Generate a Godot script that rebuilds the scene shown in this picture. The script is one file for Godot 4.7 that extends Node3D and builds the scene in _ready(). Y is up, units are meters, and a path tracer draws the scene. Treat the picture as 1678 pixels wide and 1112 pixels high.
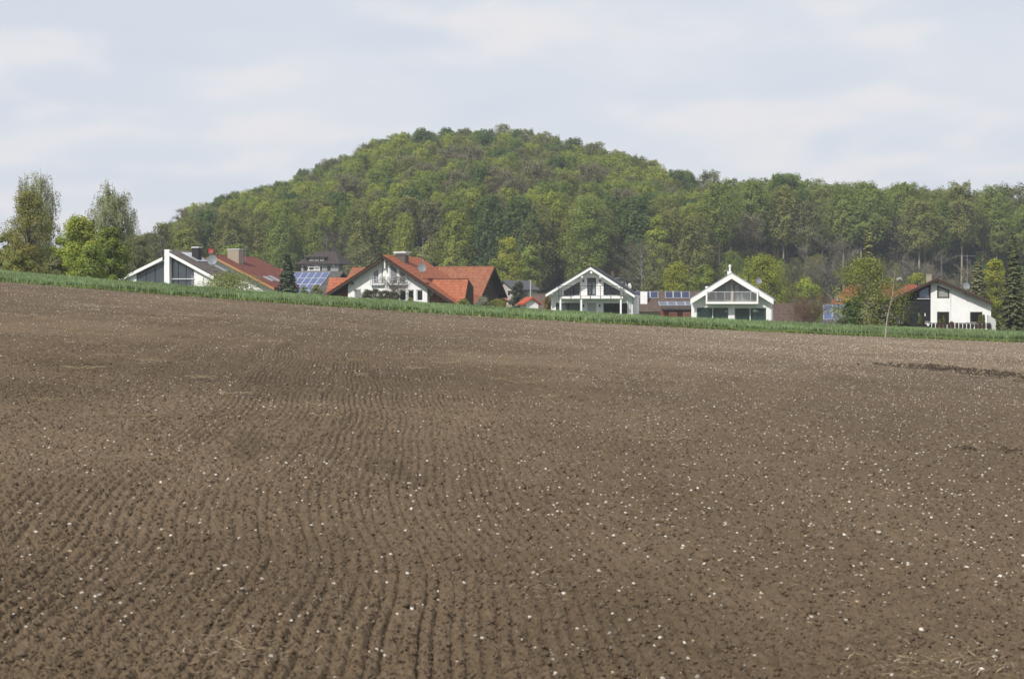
extends Node3D
# A ploughed field with a strip of young wheat, a row of gabled houses behind it and a wooded hill.
# Units are metres, y is up, the camera looks along -z.

const F := 2832.0            # focal length in pixels of the photograph (1678 wide)
const CX := 839.0
const CY := 556.0
const EYE := 1.65
const HORIZON := 500.0

var mats := {}
var names := {}
var nz := FastNoiseLite.new()

# ---------------------------------------------------------------- mesh builder
class MB:
	var v := PackedVector3Array()
	var n := PackedVector3Array()
	var c := PackedColorArray()
	var ix := PackedInt32Array()
	var col := Color.WHITE
	func tri(a: Vector3, b: Vector3, d: Vector3) -> void:      # counter-clockwise from outside
		var m := (b - a).cross(d - a).normalized()
		var k := v.size()
		v.push_back(a); v.push_back(b); v.push_back(d)
		for i in 3:
			n.push_back(m); c.push_back(col)
		ix.push_back(k); ix.push_back(k + 2); ix.push_back(k + 1)
	func quad(a: Vector3, b: Vector3, d: Vector3, e: Vector3) -> void:
		tri(a, b, d); tri(a, d, e)
	func box(at: Vector3, s: Vector3, bs := Basis()) -> void:
		var h := s * 0.5
		var p := []
		for i in 8:
			p.append(at + bs * Vector3(h.x if i & 1 else -h.x, h.y if i & 2 else -h.y, h.z if i & 4 else -h.z))
		quad(p[4], p[5], p[7], p[6]); quad(p[1], p[0], p[2], p[3]); quad(p[5], p[1], p[3], p[7])
		quad(p[0], p[4], p[6], p[2]); quad(p[6], p[7], p[3], p[2]); quad(p[0], p[1], p[5], p[4])
	func prism(pts: PackedVector2Array, z0: float, z1: float) -> void:   # z1 > z0
		var q := pts.duplicate()
		var area := 0.0
		for i in q.size():
			var a := q[i]; var b := q[(i + 1) % q.size()]
			area += a.x * b.y - b.x * a.y
		if area < 0: q.reverse()
		var t := Geometry2D.triangulate_polygon(q)
		for i in range(0, t.size(), 3):
			var a := q[t[i]]; var b := q[t[i + 1]]; var d := q[t[i + 2]]
			if (b - a).cross(d - a) < 0:
				var w := b; b = d; d = w
			tri(Vector3(a.x, a.y, z1), Vector3(b.x, b.y, z1), Vector3(d.x, d.y, z1))
			tri(Vector3(a.x, a.y, z0), Vector3(d.x, d.y, z0), Vector3(b.x, b.y, z0))
		for i in q.size():
			var a := q[i]; var b := q[(i + 1) % q.size()]
			quad(Vector3(a.x, a.y, z0), Vector3(b.x, b.y, z0), Vector3(b.x, b.y, z1), Vector3(a.x, a.y, z1))
	func sheet(pts: PackedVector2Array, z: float) -> void:
		var t := Geometry2D.triangulate_polygon(pts)
		for i in range(0, t.size(), 3):
			var a := pts[t[i]]; var b := pts[t[i + 1]]; var d := pts[t[i + 2]]
			if (b - a).cross(d - a) < 0:
				var w := b; b = d; d = w
			tri(Vector3(a.x, a.y, z), Vector3(b.x, b.y, z), Vector3(d.x, d.y, z))
	func tube(p: Array, r: Array, sides: int) -> void:
		var base := v.size()
		for i in p.size():
			var t: Vector3 = (p[mini(i + 1, p.size() - 1)] - p[maxi(i - 1, 0)]).normalized()
			var s := t.cross(Vector3(0.31, 0.2, 0.93)).normalized()
			var u := s.cross(t)
			for k in sides:
				var a := TAU * k / sides
				var o := s * cos(a) + u * sin(a)
				v.push_back(p[i] + o * r[i]); n.push_back(o); c.push_back(col)
		for i in p.size() - 1:
			for k in sides:
				var a := base + i * sides + k
				var b := base + i * sides + (k + 1) % sides
				ix.append_array([a, b, a + sides, b, b + sides, a + sides])
	func leaf(p: Vector3, out: Vector3, face: Vector3, w: float, h: float) -> void:
		if face.dot(out) < 0: face = -face
		var s := face.cross(Vector3(0.17, 0.95, 0.26)).normalized()
		var u := s.cross(face)
		s *= w * 0.5
		u *= h * 0.5
		var m := (out * 0.8 + face * 0.4).normalized()
		var k := v.size()
		v.push_back(p - s * 0.7 - u); v.push_back(p + s - u * 0.35); v.push_back(p + s * 0.4 + u); v.push_back(p - s + u * 0.3)
		for i in 4:
			n.push_back(m); c.push_back(col)
		ix.append_array([k, k + 1, k + 2, k, k + 2, k + 3])
	func mesh() -> ArrayMesh:
		var a := []
		a.resize(Mesh.ARRAY_MAX)
		a[Mesh.ARRAY_VERTEX] = v; a[Mesh.ARRAY_NORMAL] = n; a[Mesh.ARRAY_COLOR] = c; a[Mesh.ARRAY_INDEX] = ix
		var m := ArrayMesh.new()
		m.add_surface_from_arrays(Mesh.PRIMITIVE_TRIANGLES, a)
		return m

# ---------------------------------------------------------------- small helpers
func numbered(called: String) -> String:
	if not names.has(called):
		names[called] = 0
		return called
	names[called] += 1
	return "%s_%03d" % [called, names[called]]

func lin(r: float, g: float, b: float) -> Color:
	return Color(r, g, b).linear_to_srgb()

func mat(key: String, r: float, g: float, b: float, rough := 0.85, vary := 0.0, size := 1.0, stretch := Vector3.ONE) -> StandardMaterial3D:
	if mats.has(key): return mats[key]
	var m := StandardMaterial3D.new()
	m.resource_name = key
	m.roughness = rough
	m.vertex_color_use_as_albedo = true
	m.metallic_specular = 0.35
	if vary > 0.0:
		var f := FastNoiseLite.new()
		f.seed = key.hash() % 1000
		f.frequency = 0.02
		f.fractal_octaves = 5
		var t := NoiseTexture2D.new()
		t.noise = f; t.width = 256; t.height = 256; t.seamless = true
		var g2 := Gradient.new()
		g2.set_color(0, lin(r * (1 - vary), g * (1 - vary), b * (1 - vary)))
		g2.set_color(1, lin(minf(r * (1 + vary * 0.6), 0.95), minf(g * (1 + vary * 0.6), 0.95), minf(b * (1 + vary * 0.6), 0.95)))
		t.color_ramp = g2
		m.albedo_texture = t
		m.uv1_triplanar = true
		m.uv1_scale = stretch / size
	else:
		m.albedo_color = lin(r, g, b)
	mats[key] = m
	return m

func glass(key: String, r: float, g: float, b: float, a: float) -> StandardMaterial3D:
	if mats.has(key): return mats[key]
	var m := StandardMaterial3D.new()
	m.resource_name = key
	var k := lin(r, g, b)
	m.albedo_color = Color(k.r, k.g, k.b, a)
	m.transparency = BaseMaterial3D.TRANSPARENCY_ALPHA
	m.roughness = 0.04
	m.metallic_specular = 0.5
	mats[key] = m
	return m

func put(called: String, b, m: Material, parent: Node = self) -> MeshInstance3D:
	var o := MeshInstance3D.new()
	o.name = numbered(called) if parent == self else called
	o.mesh = b.mesh() if b is MB else b
	o.material_override = m
	parent.add_child(o, true)
	return o

func tag(o: Node, label: String, category: String, group := "") -> void:
	o.set_meta("label", label)
	o.set_meta("category", category)
	if group: o.set_meta("group", group)

func thing(called: String, label: String, category: String, at: Vector3, turn := 0.0, group := "") -> Node3D:
	var o := Node3D.new()
	o.name = numbered(called)
	add_child(o)
	o.position = at
	o.rotation_degrees.y = turn
	tag(o, label, category, group)
	return o

func pix(px: float, py: float, d: float) -> Vector3:   # the point seen at a pixel of the photograph on the plane d metres ahead
	var tilt := -atan((CY - HORIZON) / F)
	var r := Basis(Vector3.RIGHT, tilt) * Vector3((px - CX) / F, (CY - py) / F, -1)
	return Vector3(0, EYE, 0) + r * (d / -r.z)

func step(a: float, b: float, x: float) -> float:
	var t := clampf((x - a) / (b - a), 0, 1)
	return t * t * (3 - 2 * t)

func curve(t: Array, x: float) -> float:               # linear interpolation in a table of [x, y]
	if x <= t[0][0]: return t[0][1]
	for i in range(1, t.size()):
		if x <= t[i][0]:
			return lerpf(t[i - 1][1], t[i][1], (x - t[i - 1][0]) / (t[i][0] - t[i - 1][0]))
	return t[-1][1]

# ---------------------------------------------------------------- the lie of the land
const EDGE := 90.0     # where the bare soil ends and the wheat begins
const CREST := 101.0
var skyline := [[-400, 430], [0, 425], [150, 404], [240, 384], [280, 364], [310, 343], [350, 328], [430, 304], [480, 288], [540, 262], [600, 232], [640, 213], [690, 208], [740, 211], [800, 206], [850, 207], [920, 222], [980, 234], [1050, 249], [1110, 256], [1150, 272], [1200, 286], [1300, 290], [1380, 300], [1450, 304], [1560, 314], [1700, 316], [2100, 340]]

func field_h(x: float, d: float) -> float:
	var q := clampf(x, -55, 55)
	return 0.98 * d / 90.0 - 0.0596 * q + 0.00045 * q * q

func ridge_d(px: float) -> float:
	return curve([[0, 520], [500, 560], [800, 590], [1000, 570], [1200, 500], [1700, 490]], px)

func foot_d(px: float) -> float:
	return curve([[0, 400], [800, 390], [1150, 400], [1250, 425], [1700, 425]], px)

func ridge_h(px: float) -> float:
	var crown := curve([[0, 15], [300, 17], [600, 20], [1000, 21], [1200, 27], [1700, 29]], px)
	return EYE + (HORIZON - curve(skyline, px)) / F * ridge_d(px) - crown

func ground_h(x: float, d: float) -> float:
	if d <= EDGE: return field_h(x, d)
	var top := field_h(x, EDGE) + 0.021 * (minf(d, CREST) - EDGE)
	if d <= CREST: return top
	var low := 0.35 - 0.05 * clampf(x, -90, 90)
	var h := lerpf(top, low, step(CREST, 124, d))
	if d > 250:
		var px := CX + F * x / d
		var d0 := foot_d(px)
		var d1 := ridge_d(px)
		var foot := 4.0 - 0.012 * clampf(x, -90, 90)
		h = lerpf(h, foot, step(250, d0, d))
		if d > d0:
			var t := clampf((d - d0) / (d1 - d0), 0, 1)
			var k := step(1000, 1250, px)
			var s := lerpf(pow(t, 0.9), pow(t, 1.25), k)
			h = lerpf(foot, maxf(ridge_h(px), foot), s)
			if d > d1:
				h -= (d - d1) * 0.10
	return h

func on_ground(x: float, d: float, up := 0.0) -> Vector3:
	return Vector3(x, ground_h(x, d) + up, -d)

# ---------------------------------------------------------------- camera, sky, sun
func build_light() -> void:
	var cam := Camera3D.new()
	cam.name = "camera"
	add_child(cam)
	cam.position = Vector3(0, EYE, 0)
	cam.rotation.x = -atan((CY - HORIZON) / F)
	cam.near = 0.1
	cam.far = 3000
	var att := CameraAttributesPhysical.new()
	att.frustum_focal_length = 12.0 / (CY / F)
	att.frustum_focus_distance = 150.0
	att.exposure_aperture = 8.0
	att.frustum_near = 0.1
	att.frustum_far = 3000
	cam.attributes = att
	cam.fov = rad_to_deg(2 * atan(CY / F))
	cam.current = true

	var env := Environment.new()
	env.background_mode = Environment.BG_SKY
	env.sky = Sky.new()
	var sm := PanoramaSkyMaterial.new()
	sm.panorama = sky_picture()
	env.sky.sky_material = sm
	env.tonemap_mode = Environment.TONE_MAPPER_LINEAR
	env.tonemap_exposure = 1.08
	env.sdfgi_enabled = true
	env.ssao_enabled = true
	env.ssil_enabled = true
	env.fog_enabled = true
	env.fog_density = 0.00023
	env.fog_light_color = Color(0.92, 0.95, 1.0)
	var we := WorldEnvironment.new()
	we.name = "world_environment"
	we.environment = env
	add_child(we)

	var sun := DirectionalLight3D.new()
	sun.name = "sun"
	sun.light_energy = 1.25
	sun.light_color = Color(1.0, 0.975, 0.94)
	sun.light_angular_distance = 2.0
	sun.shadow_enabled = true
	add_child(sun)
	sun.look_at_from_position(Vector3.ZERO, Vector3(0.40, -0.70, -0.60))

func sky_picture() -> ImageTexture:
	# thin high cloud, the same all round: pale blue-grey with soft, flat, slightly warm banks
	var w := 2048
	var h := 1024
	var f := FastNoiseLite.new()
	f.seed = 77
	f.frequency = 1.0
	f.fractal_octaves = 5
	f.fractal_gain = 0.52
	var g := FastNoiseLite.new()
	g.seed = 12
	g.frequency = 1.0
	g.fractal_octaves = 3
	var data := PackedFloat32Array()
	data.resize(w * h * 3)
	var blue := Vector3(0.620, 0.672, 0.755)
	var pale := Vector3(0.695, 0.727, 0.780)
	var warm := Vector3(0.785, 0.770, 0.785)
	var low := Vector3(0.11, 0.10, 0.075)
	for j in h:
		var el := PI * (0.5 - (j + 0.5) / h)
		var y := sin(el)
		for i in w:
			var o := (j * w + i) * 3
			var c := low
			if el > -0.01:
				var az := TAU * (i + 0.5) / w
				var r := 1.0 / (maxf(y, 0.0) + 0.16)
				var px := cos(az) * cos(el) * r
				var pz := sin(az) * cos(el) * r
				var a := f.get_noise_3d(px * 2.3, pz * 2.3, el * 16.0)
				var b := g.get_noise_3d(px * 1.1 + 5.0, pz * 1.1, el * 9.0)
				c = blue.lerp(pale, clampf(0.58 + b * 1.15 + a * 0.5, 0, 1))
				c = c.lerp(warm, clampf((a + b * 0.25 - 0.02) * 2.2, 0, 1) * 0.85)
			data[o] = c.x; data[o + 1] = c.y; data[o + 2] = c.z
	var im := Image.create_from_data(w, h, false, Image.FORMAT_RGBF, data.to_byte_array())
	return ImageTexture.create_from_image(im)

# ---------------------------------------------------------------- ground
func build_ground() -> void:
	# one sheet out to the horizon, just under the field's own surface
	var b := MB.new()
	var ds := [-120.0, -40.0, 0.0]
	var d := 10.0
	while d < 88.0:
		ds.append(d); d += 10.0
	d = 88.0
	while d < 130.0:
		ds.append(d); d += 1.5
	while d < 720.0:
		ds.append(d); d += 7.0
	ds.append_array([780.0, 900.0, 1100.0, 1500.0, 2200.0])
	var xs := []
	var x := -1500.0
	while x < 1500.0:
		xs.append(x)
		x += 4.0 if absf(x) < 260.0 else 60.0
	var soil := Color(0.080, 0.058, 0.040)
	var turf := Color(0.045, 0.075, 0.025)
	var litter := Color(0.045, 0.042, 0.026)
	var nx := xs.size()
	for dd in ds:
		for xx in xs:
			var y := ground_h(xx, maxf(dd, 0.0))
			if dd < EDGE: y -= 0.12
			if dd > 700: y = minf(y, 10.0) - 20.0 * step(700, 1200, dd)
			b.v.push_back(Vector3(xx, y, -dd))
			var c := soil if dd < 100 and absf(xx) < 200 else turf.lerp(litter, step(300, 400, dd))
			b.c.push_back(c * (1.0 + 0.25 * nz.get_noise_2d(xx * 3.0, dd * 3.0)))
	b.n.resize(b.v.size())
	for j in ds.size():
		for i in nx:
			var k := j * nx + i
			var l := b.v[k - 1] if i > 0 else b.v[k]
			var r := b.v[k + 1] if i < nx - 1 else b.v[k]
			var f := b.v[k + nx] if j < ds.size() - 1 else b.v[k]
			var a := b.v[k - nx] if j > 0 else b.v[k]
			b.n[k] = (r - l).cross(f - a).normalized()
			if i < nx - 1 and j < ds.size() - 1:
				b.ix.append_array([k, k + nx, k + 1, k + 1, k + nx, k + nx + 1])
	var o := put("ground", b, mat("ground", 1, 1, 1, 0.95))
	o.set_meta("kind", "structure")

# the soil: rows left by the drill, fading out to the right; crumbs and swells everywhere
var fine := FastNoiseLite.new()
var lump := FastNoiseLite.new()
var tone := FastNoiseLite.new()
var damp_spots := []

func hit(px: float, py: float) -> Vector2:        # x and distance of the soil under a pixel
	for i in 1700:
		var d := 6.0 + i * 0.05
		var p := pix(px, py, d)
		if p.y <= field_h(p.x, d): return Vector2(p.x, d)
	return Vector2((px - CX) / F * 88.0, 88.0)

func soil_h(x: float, d: float) -> float:
	var wig := 0.55 * nz.get_noise_2d(d * 0.8, 3.0) + 0.03 * nz.get_noise_2d(d * 7.0, 40.0)
	var w := (x + 0.074 * d + wig + 0.018 * nz.get_noise_2d(x * 6.0, d * 4.0)) / 0.074
	var big := tone.get_noise_2d(x * 0.12, d * 0.07)
	var k := floorf(w)
	var g := 0.5 + 0.5 * cos((w - k) * TAU)
	var amp := 0.40 + 1.15 * fposmod(sin(k * 12.9898) * 43758.5453, 1.0)
	var left := 1.0 - step(-0.04, 0.19, x / d + 0.10 * big)
	var rows := g * g * amp * (0.10 + 0.90 * left) * clampf(0.95 + 0.7 * tone.get_noise_2d(x * 0.35 + 40.0, d * 0.12), 0.5, 1.4)
	return field_h(x, d) - 0.0165 * (1.0 + 1.2 * step(11, 42, d)) * rows + (0.020 - 0.010 * step(14, 40, d)) * fine.get_noise_2d(x * 11.0, d * 11.0) + (0.011 - 0.009 * step(9, 22, d)) * fine.get_noise_2d(x * 34.0, d * 34.0) - (0.017 - 0.011 * step(14, 40, d)) * lump.get_noise_2d(x * 19.0, d * 19.0) + (0.022 - 0.016 * step(10, 30, d)) * tone.get_noise_2d(x * 0.8, d * 0.5)

func build_field() -> void:
	fine.seed = 5; fine.frequency = 1.0; fine.fractal_octaves = 3; fine.fractal_gain = 0.6
	lump.seed = 9; lump.frequency = 1.0; lump.noise_type = FastNoiseLite.TYPE_CELLULAR; lump.fractal_type = FastNoiseLite.FRACTAL_NONE
	lump.cellular_return_type = FastNoiseLite.RETURN_DISTANCE
	tone.seed = 31; tone.frequency = 1.0; tone.fractal_octaves = 4
	# damp dark patches with clods turned up by a wheel: centre and half size as seen
	for e in [[1535, 603, 95, 5.5], [1640, 614, 66, 8.0], [1586, 736, 15, 4.0], [1655, 740, 26, 5.0], [1390, 580, 30, 2.0], [1292, 559, 14, 1.4], [400, 730, 50, 22.0], [640, 775, 60, 20.0], [1050, 620, 80, 10.0]]:
		var c := hit(e[0], e[1])
		var lo := hit(e[0], e[1] + e[3])
		damp_spots.append([c.x, c.y, e[2] * c.y / F, maxf(c.y - lo.y, 0.12), 0.52 if e[0] > 1500 and e[1] < 700 else 0.35 if e[0] > 1500 else 0.2])
	var b := MB.new()
	var ds := PackedFloat32Array()
	var d := 5.0
	while d < EDGE + 1.2:
		ds.push_back(d)
		d += clampf(d * d * 0.00038, 0.016, 0.20)
	var nu := 940
	var soil := Vector3(0.121, 0.0885, 0.0570)
	var nr := ds.size()
	b.v.resize(nr * nu); b.n.resize(nr * nu); b.c.resize(nr * nu)
	var idx := PackedInt32Array()
	idx.resize((nr - 1) * (nu - 1) * 6)
	for j in nr:
		d = ds[j]
		for i in nu:
			var x := d * (lerpf(-0.36, 0.06, i / 690.0) if i <= 690 else lerpf(0.06, 0.36, (i - 690) / 249.0))
			var big := tone.get_noise_2d(x * 0.12, d * 0.07)
			var y := soil_h(x, d)
			if d > EDGE: y -= 0.05 * (d - EDGE)
			var q := j * nu + i
			b.v[q] = Vector3(x, y, -d)
			# tone: a drier, paler far right, darker damp patches
			var t := 1.0 + 0.30 * big + 0.16 * tone.get_noise_2d(x * 0.5 + 9.0, d * 0.22) + 0.16 * fine.get_noise_2d(x * 5.0 + 90.0, d * 5.0) + 0.28 * fine.get_noise_2d(x * 21.0, d * 21.0 + 40.0)
			t *= 1.0 + 0.42 * step(30, 75, d) * step(-0.1, 0.22, x / d) * (1.0 - 0.4 * step(82, 90, d))
			var damp := 0.0
			for e in damp_spots:
				var u := Vector2((x - e[0]) / e[2], (d - e[1]) / e[3])
				if absf(u.x) < 1.3 and absf(u.y) < 1.3:
					damp = maxf(damp, e[4] * clampf(0.95 - 0.8 * u.length_squared() + 3.4 * fine.get_noise_2d(x * 1.1, d * 0.35), 0, 1))
			t *= 1.0 - damp
			b.c[q] = Color(soil.x * t, soil.y * t, soil.z * t)
	var o := 0
	for j in nr:
		for i in nu:
			var q := j * nu + i
			var l := b.v[q - 1 if i > 0 else q]
			var r := b.v[q + 1 if i < nu - 1 else q]
			var f := b.v[q + nu if j < nr - 1 else q]
			var a := b.v[q - nu if j > 0 else q]
			b.n[q] = (r - l).cross(f - a).normalized()
			if i < nu - 1 and j < nr - 1:
				idx[o] = q; idx[o + 1] = q + nu; idx[o + 2] = q + 1
				idx[o + 3] = q + 1; idx[o + 4] = q + nu; idx[o + 5] = q + nu + 1
				o += 6
	b.ix = idx
	var m := mat("bare soil", 1, 1, 1, 0.95)
	m.metallic_specular = 0.2
	var g := put("ploughed_field", b, m)
	g.set_meta("kind", "structure")

func on_soil(x: float, d: float, up: float) -> Vector3:
	return Vector3(x, soil_h(x, d) + up, -d)

func pebble(rng: RandomNumberGenerator, rough: float, flat: float) -> ArrayMesh:
	# a small rounded stone or crumb: a sphere of 5 x 7 with its corners pushed about
	var b := MB.new()
	var rings := 5
	var seg := 7
	var seeds := Vector3(rng.randf() * 50, rng.randf() * 50, 0)
	var f := FastNoiseLite.new()
	f.frequency = 0.9
	for j in rings + 1:
		for i in seg:
			var p := Vector3(sin(PI * j / rings) * cos(TAU * i / seg), cos(PI * j / rings), sin(PI * j / rings) * sin(TAU * i / seg))
			p *= 0.5 * (1.0 + rough * f.get_noise_3dv(p + seeds) * 2.0)
			b.v.push_back(p * Vector3(1, flat, 0.8))
			b.n.push_back((p / Vector3(1, flat, 0.8)).normalized()); b.c.push_back(Color.WHITE)
	for j in rings:
		for i in seg:
			var a := j * seg + i
			var e := j * seg + (i + 1) % seg
			b.ix.append_array([a, a + seg, e, e, a + seg, e + seg])
	return b.mesh()

func many(called: String, mesh: Mesh, m: Material, where: Array, tint: Array, parent: Node = self) -> MultiMeshInstance3D:
	var mm := MultiMesh.new()
	mm.transform_format = MultiMesh.TRANSFORM_3D
	mm.use_colors = true
	mm.mesh = mesh
	mm.instance_count = where.size()
	for i in where.size():
		mm.set_instance_transform(i, where[i])
		mm.set_instance_color(i, tint[i])
	var o := MultiMeshInstance3D.new()
	o.name = numbered(called) if parent == self else called
	o.multimesh = mm
	o.material_override = m
	o.set_meta("kind", "stuff")
	parent.add_child(o, true)
	return o

func turned(rng: RandomNumberGenerator, s: Vector3, tip := 0.5) -> Basis:
	return Basis(Vector3.UP, rng.randf() * TAU) * Basis(Vector3.RIGHT, rng.randf_range(-tip, tip)) * Basis(Vector3.BACK, rng.randf_range(-tip, tip)) * Basis.from_scale(s)

func build_stones() -> void:
	var rng := RandomNumberGenerator.new()
	rng.seed = 4
	var sm := mat("pale stone", 1, 1, 1, 0.8)
	var shapes := []
	for i in 4:
		shapes.append(pebble(rng, 0.35, 0.62))
	var tints := [Color(0.58, 0.53, 0.46), Color(0.42, 0.375, 0.32), Color(0.40, 0.31, 0.21), Color(0.27, 0.245, 0.215), Color(0.62, 0.585, 0.53)]
	var words := ["white", "pale grey", "tan", "grey", "bright white"]
	var one := []
	var big := []
	# the 300 that show largest, one by one
	for i in 300:
		var d := 6.9 + 9.0 * pow(rng.randf(), 0.85)
		var x := d * rng.randf_range(-0.30, 0.30)
		var s := rng.randf_range(0.013, 0.029)
		if rng.randf() < 0.12: s *= 1.5
		var k := [0, 0, 1, 1, 2, 3, 4][rng.randi() % 7] as int
		big.append([d, x, s, k])
	var proto := {}
	for e in big:
		var d: float = e[0]
		var x: float = e[1]
		var s: float = e[2]
		var k: int = e[3]
		var sh := rng.randi() % 4
		var key := sh * 10 + k
		var o: MeshInstance3D
		if not proto.has(key):
			var tm := mat(words[k] + " field stone", tints[k].r, tints[k].g, tints[k].b, 0.8, 0.25, 0.05)
			o = put("stone", shapes[sh], tm)
			proto[key] = o
		else:
			o = proto[key].duplicate()
			o.name = numbered("stone")
			add_child(o)
		o.transform = Transform3D(turned(rng, Vector3(s, s, s)), on_soil(x, d, s * 0.10))
		var side: String = ["at the left edge", "straight below the golden tree", "straight below the airy birch", "straight below the glazed house", "straight below the red-brown roof", "straight below the dark spruce", "straight below the left orange eave", "straight below the white gable", "straight below the long orange roof", "straight below the grey far roof", "straight below the black railing", "straight below the dark solar panels", "straight below the box balcony", "straight below the reddish shrub", "straight below the spring tree", "straight below the black boards", "straight below the balustrade", "at the right edge"][clampi(int((x / d + 0.2965) / 0.593 * 18), 0, 17)]
		var deep := "in the bottom row" if d < 7.9 else "near the bottom" if d < 9.2 else "in the near soil" if d < 11.0 else "in the middle soil" if d < 13.2 else "farther out"
		var bulk := "large " if s > 0.03 else "small " if s < 0.019 else "thumb-sized "
		tag(o, bulk + words[k] + " stone " + deep + " " + side, "stone", "pale stones on the bare soil")
	# the rest
	var where := [[], [], [], []]
	var tint := [[], [], [], []]
	for i in 175000:
		var d := 7.0 + 83.0 * pow(rng.randf(), 0.72)
		var u := rng.randf_range(-0.37, 0.37)
		var x := d * u
		if rng.randf() > 0.45 + 0.45 * step(-0.1, 0.2, u) + 0.5 * nz.get_noise_2d(x * 4.0, d * 2.5): continue
		var s := 0.0065 + 0.024 * pow(rng.randf(), 3.6)
		s *= 1.0 + 0.6 * step(25, 70, d)
		var k := rng.randi() % 4
		var c: Color = tints[[0, 1, 1, 2, 3, 3, 4][rng.randi() % 7]]
		c *= rng.randf_range(0.75, 1.08)
		where[k].append(Transform3D(turned(rng, Vector3(s, s, s)), on_soil(x, d, s * 0.08)))
		tint[k].append(c)
	var root := thing("gravel", "thousands of small pale stones scattered over the bare brown field", "gravel", Vector3.ZERO)
	root.set_meta("kind", "stuff")
	for k in 4:
		many("gravel", shapes[k], sm, where[k], tint[k], root)
	# crumbs of soil on top of the soil
	where = [[], []]
	tint = [[], []]
	var clods := [pebble(rng, 0.8, 0.75), pebble(rng, 0.8, 0.7)]
	for i in 110000:
		var d := 6.6 + 30.0 * pow(rng.randf(), 1.25)
		var x := d * rng.randf_range(-0.34, 0.34)
		var s := 0.006 + 0.024 * pow(rng.randf(), 3.6)
		var k := rng.randi() % 2
		var t := rng.randf_range(0.75, 1.12)
		where[k].append(Transform3D(turned(rng, Vector3(s, s, s), 1.2), on_soil(x, d, 0.004)))
		tint[k].append(Color(0.118 * t, 0.086 * t, 0.056 * t))
	for i in 900:
		var d := 6.8 + 45.0 * pow(rng.randf(), 1.2)
		var x := d * rng.randf_range(-0.34, 0.34)
		var s := rng.randf_range(0.03, 0.06)
		var t := rng.randf_range(0.8, 1.1)
		where[i % 2].append(Transform3D(turned(rng, Vector3(s, s, s), 1.2), on_soil(x, d, 0.0)))
		tint[i % 2].append(Color(0.118 * t, 0.086 * t, 0.056 * t))
	for e in damp_spots:
		if e[4] < 0.22: continue
		for i in int(clampf(e[2] * e[3] * 220, 30, 260)):
			var x: float = e[0] + rng.randfn(0, e[2] * 0.45)
			var d: float = e[1] + rng.randfn(0, e[3] * 0.45)
			var s := 0.02 + 0.0016 * d * pow(rng.randf(), 2.0)
			where[0].append(Transform3D(turned(rng, Vector3(s, s, s), 1.2), on_soil(x, d, s * 0.2)))
			tint[0].append(Color(0.060, 0.044, 0.031) * rng.randf_range(0.8, 1.3))
	root = thing("soil_crumbs", "crumbs and small clods of dry brown soil over the field", "soil", Vector3.ZERO)
	root.set_meta("kind", "stuff")
	for k in 2:
		many("soil_crumbs", clods[k], mat("soil crumb", 1, 1, 1, 0.95), where[k], tint[k], root)

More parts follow.
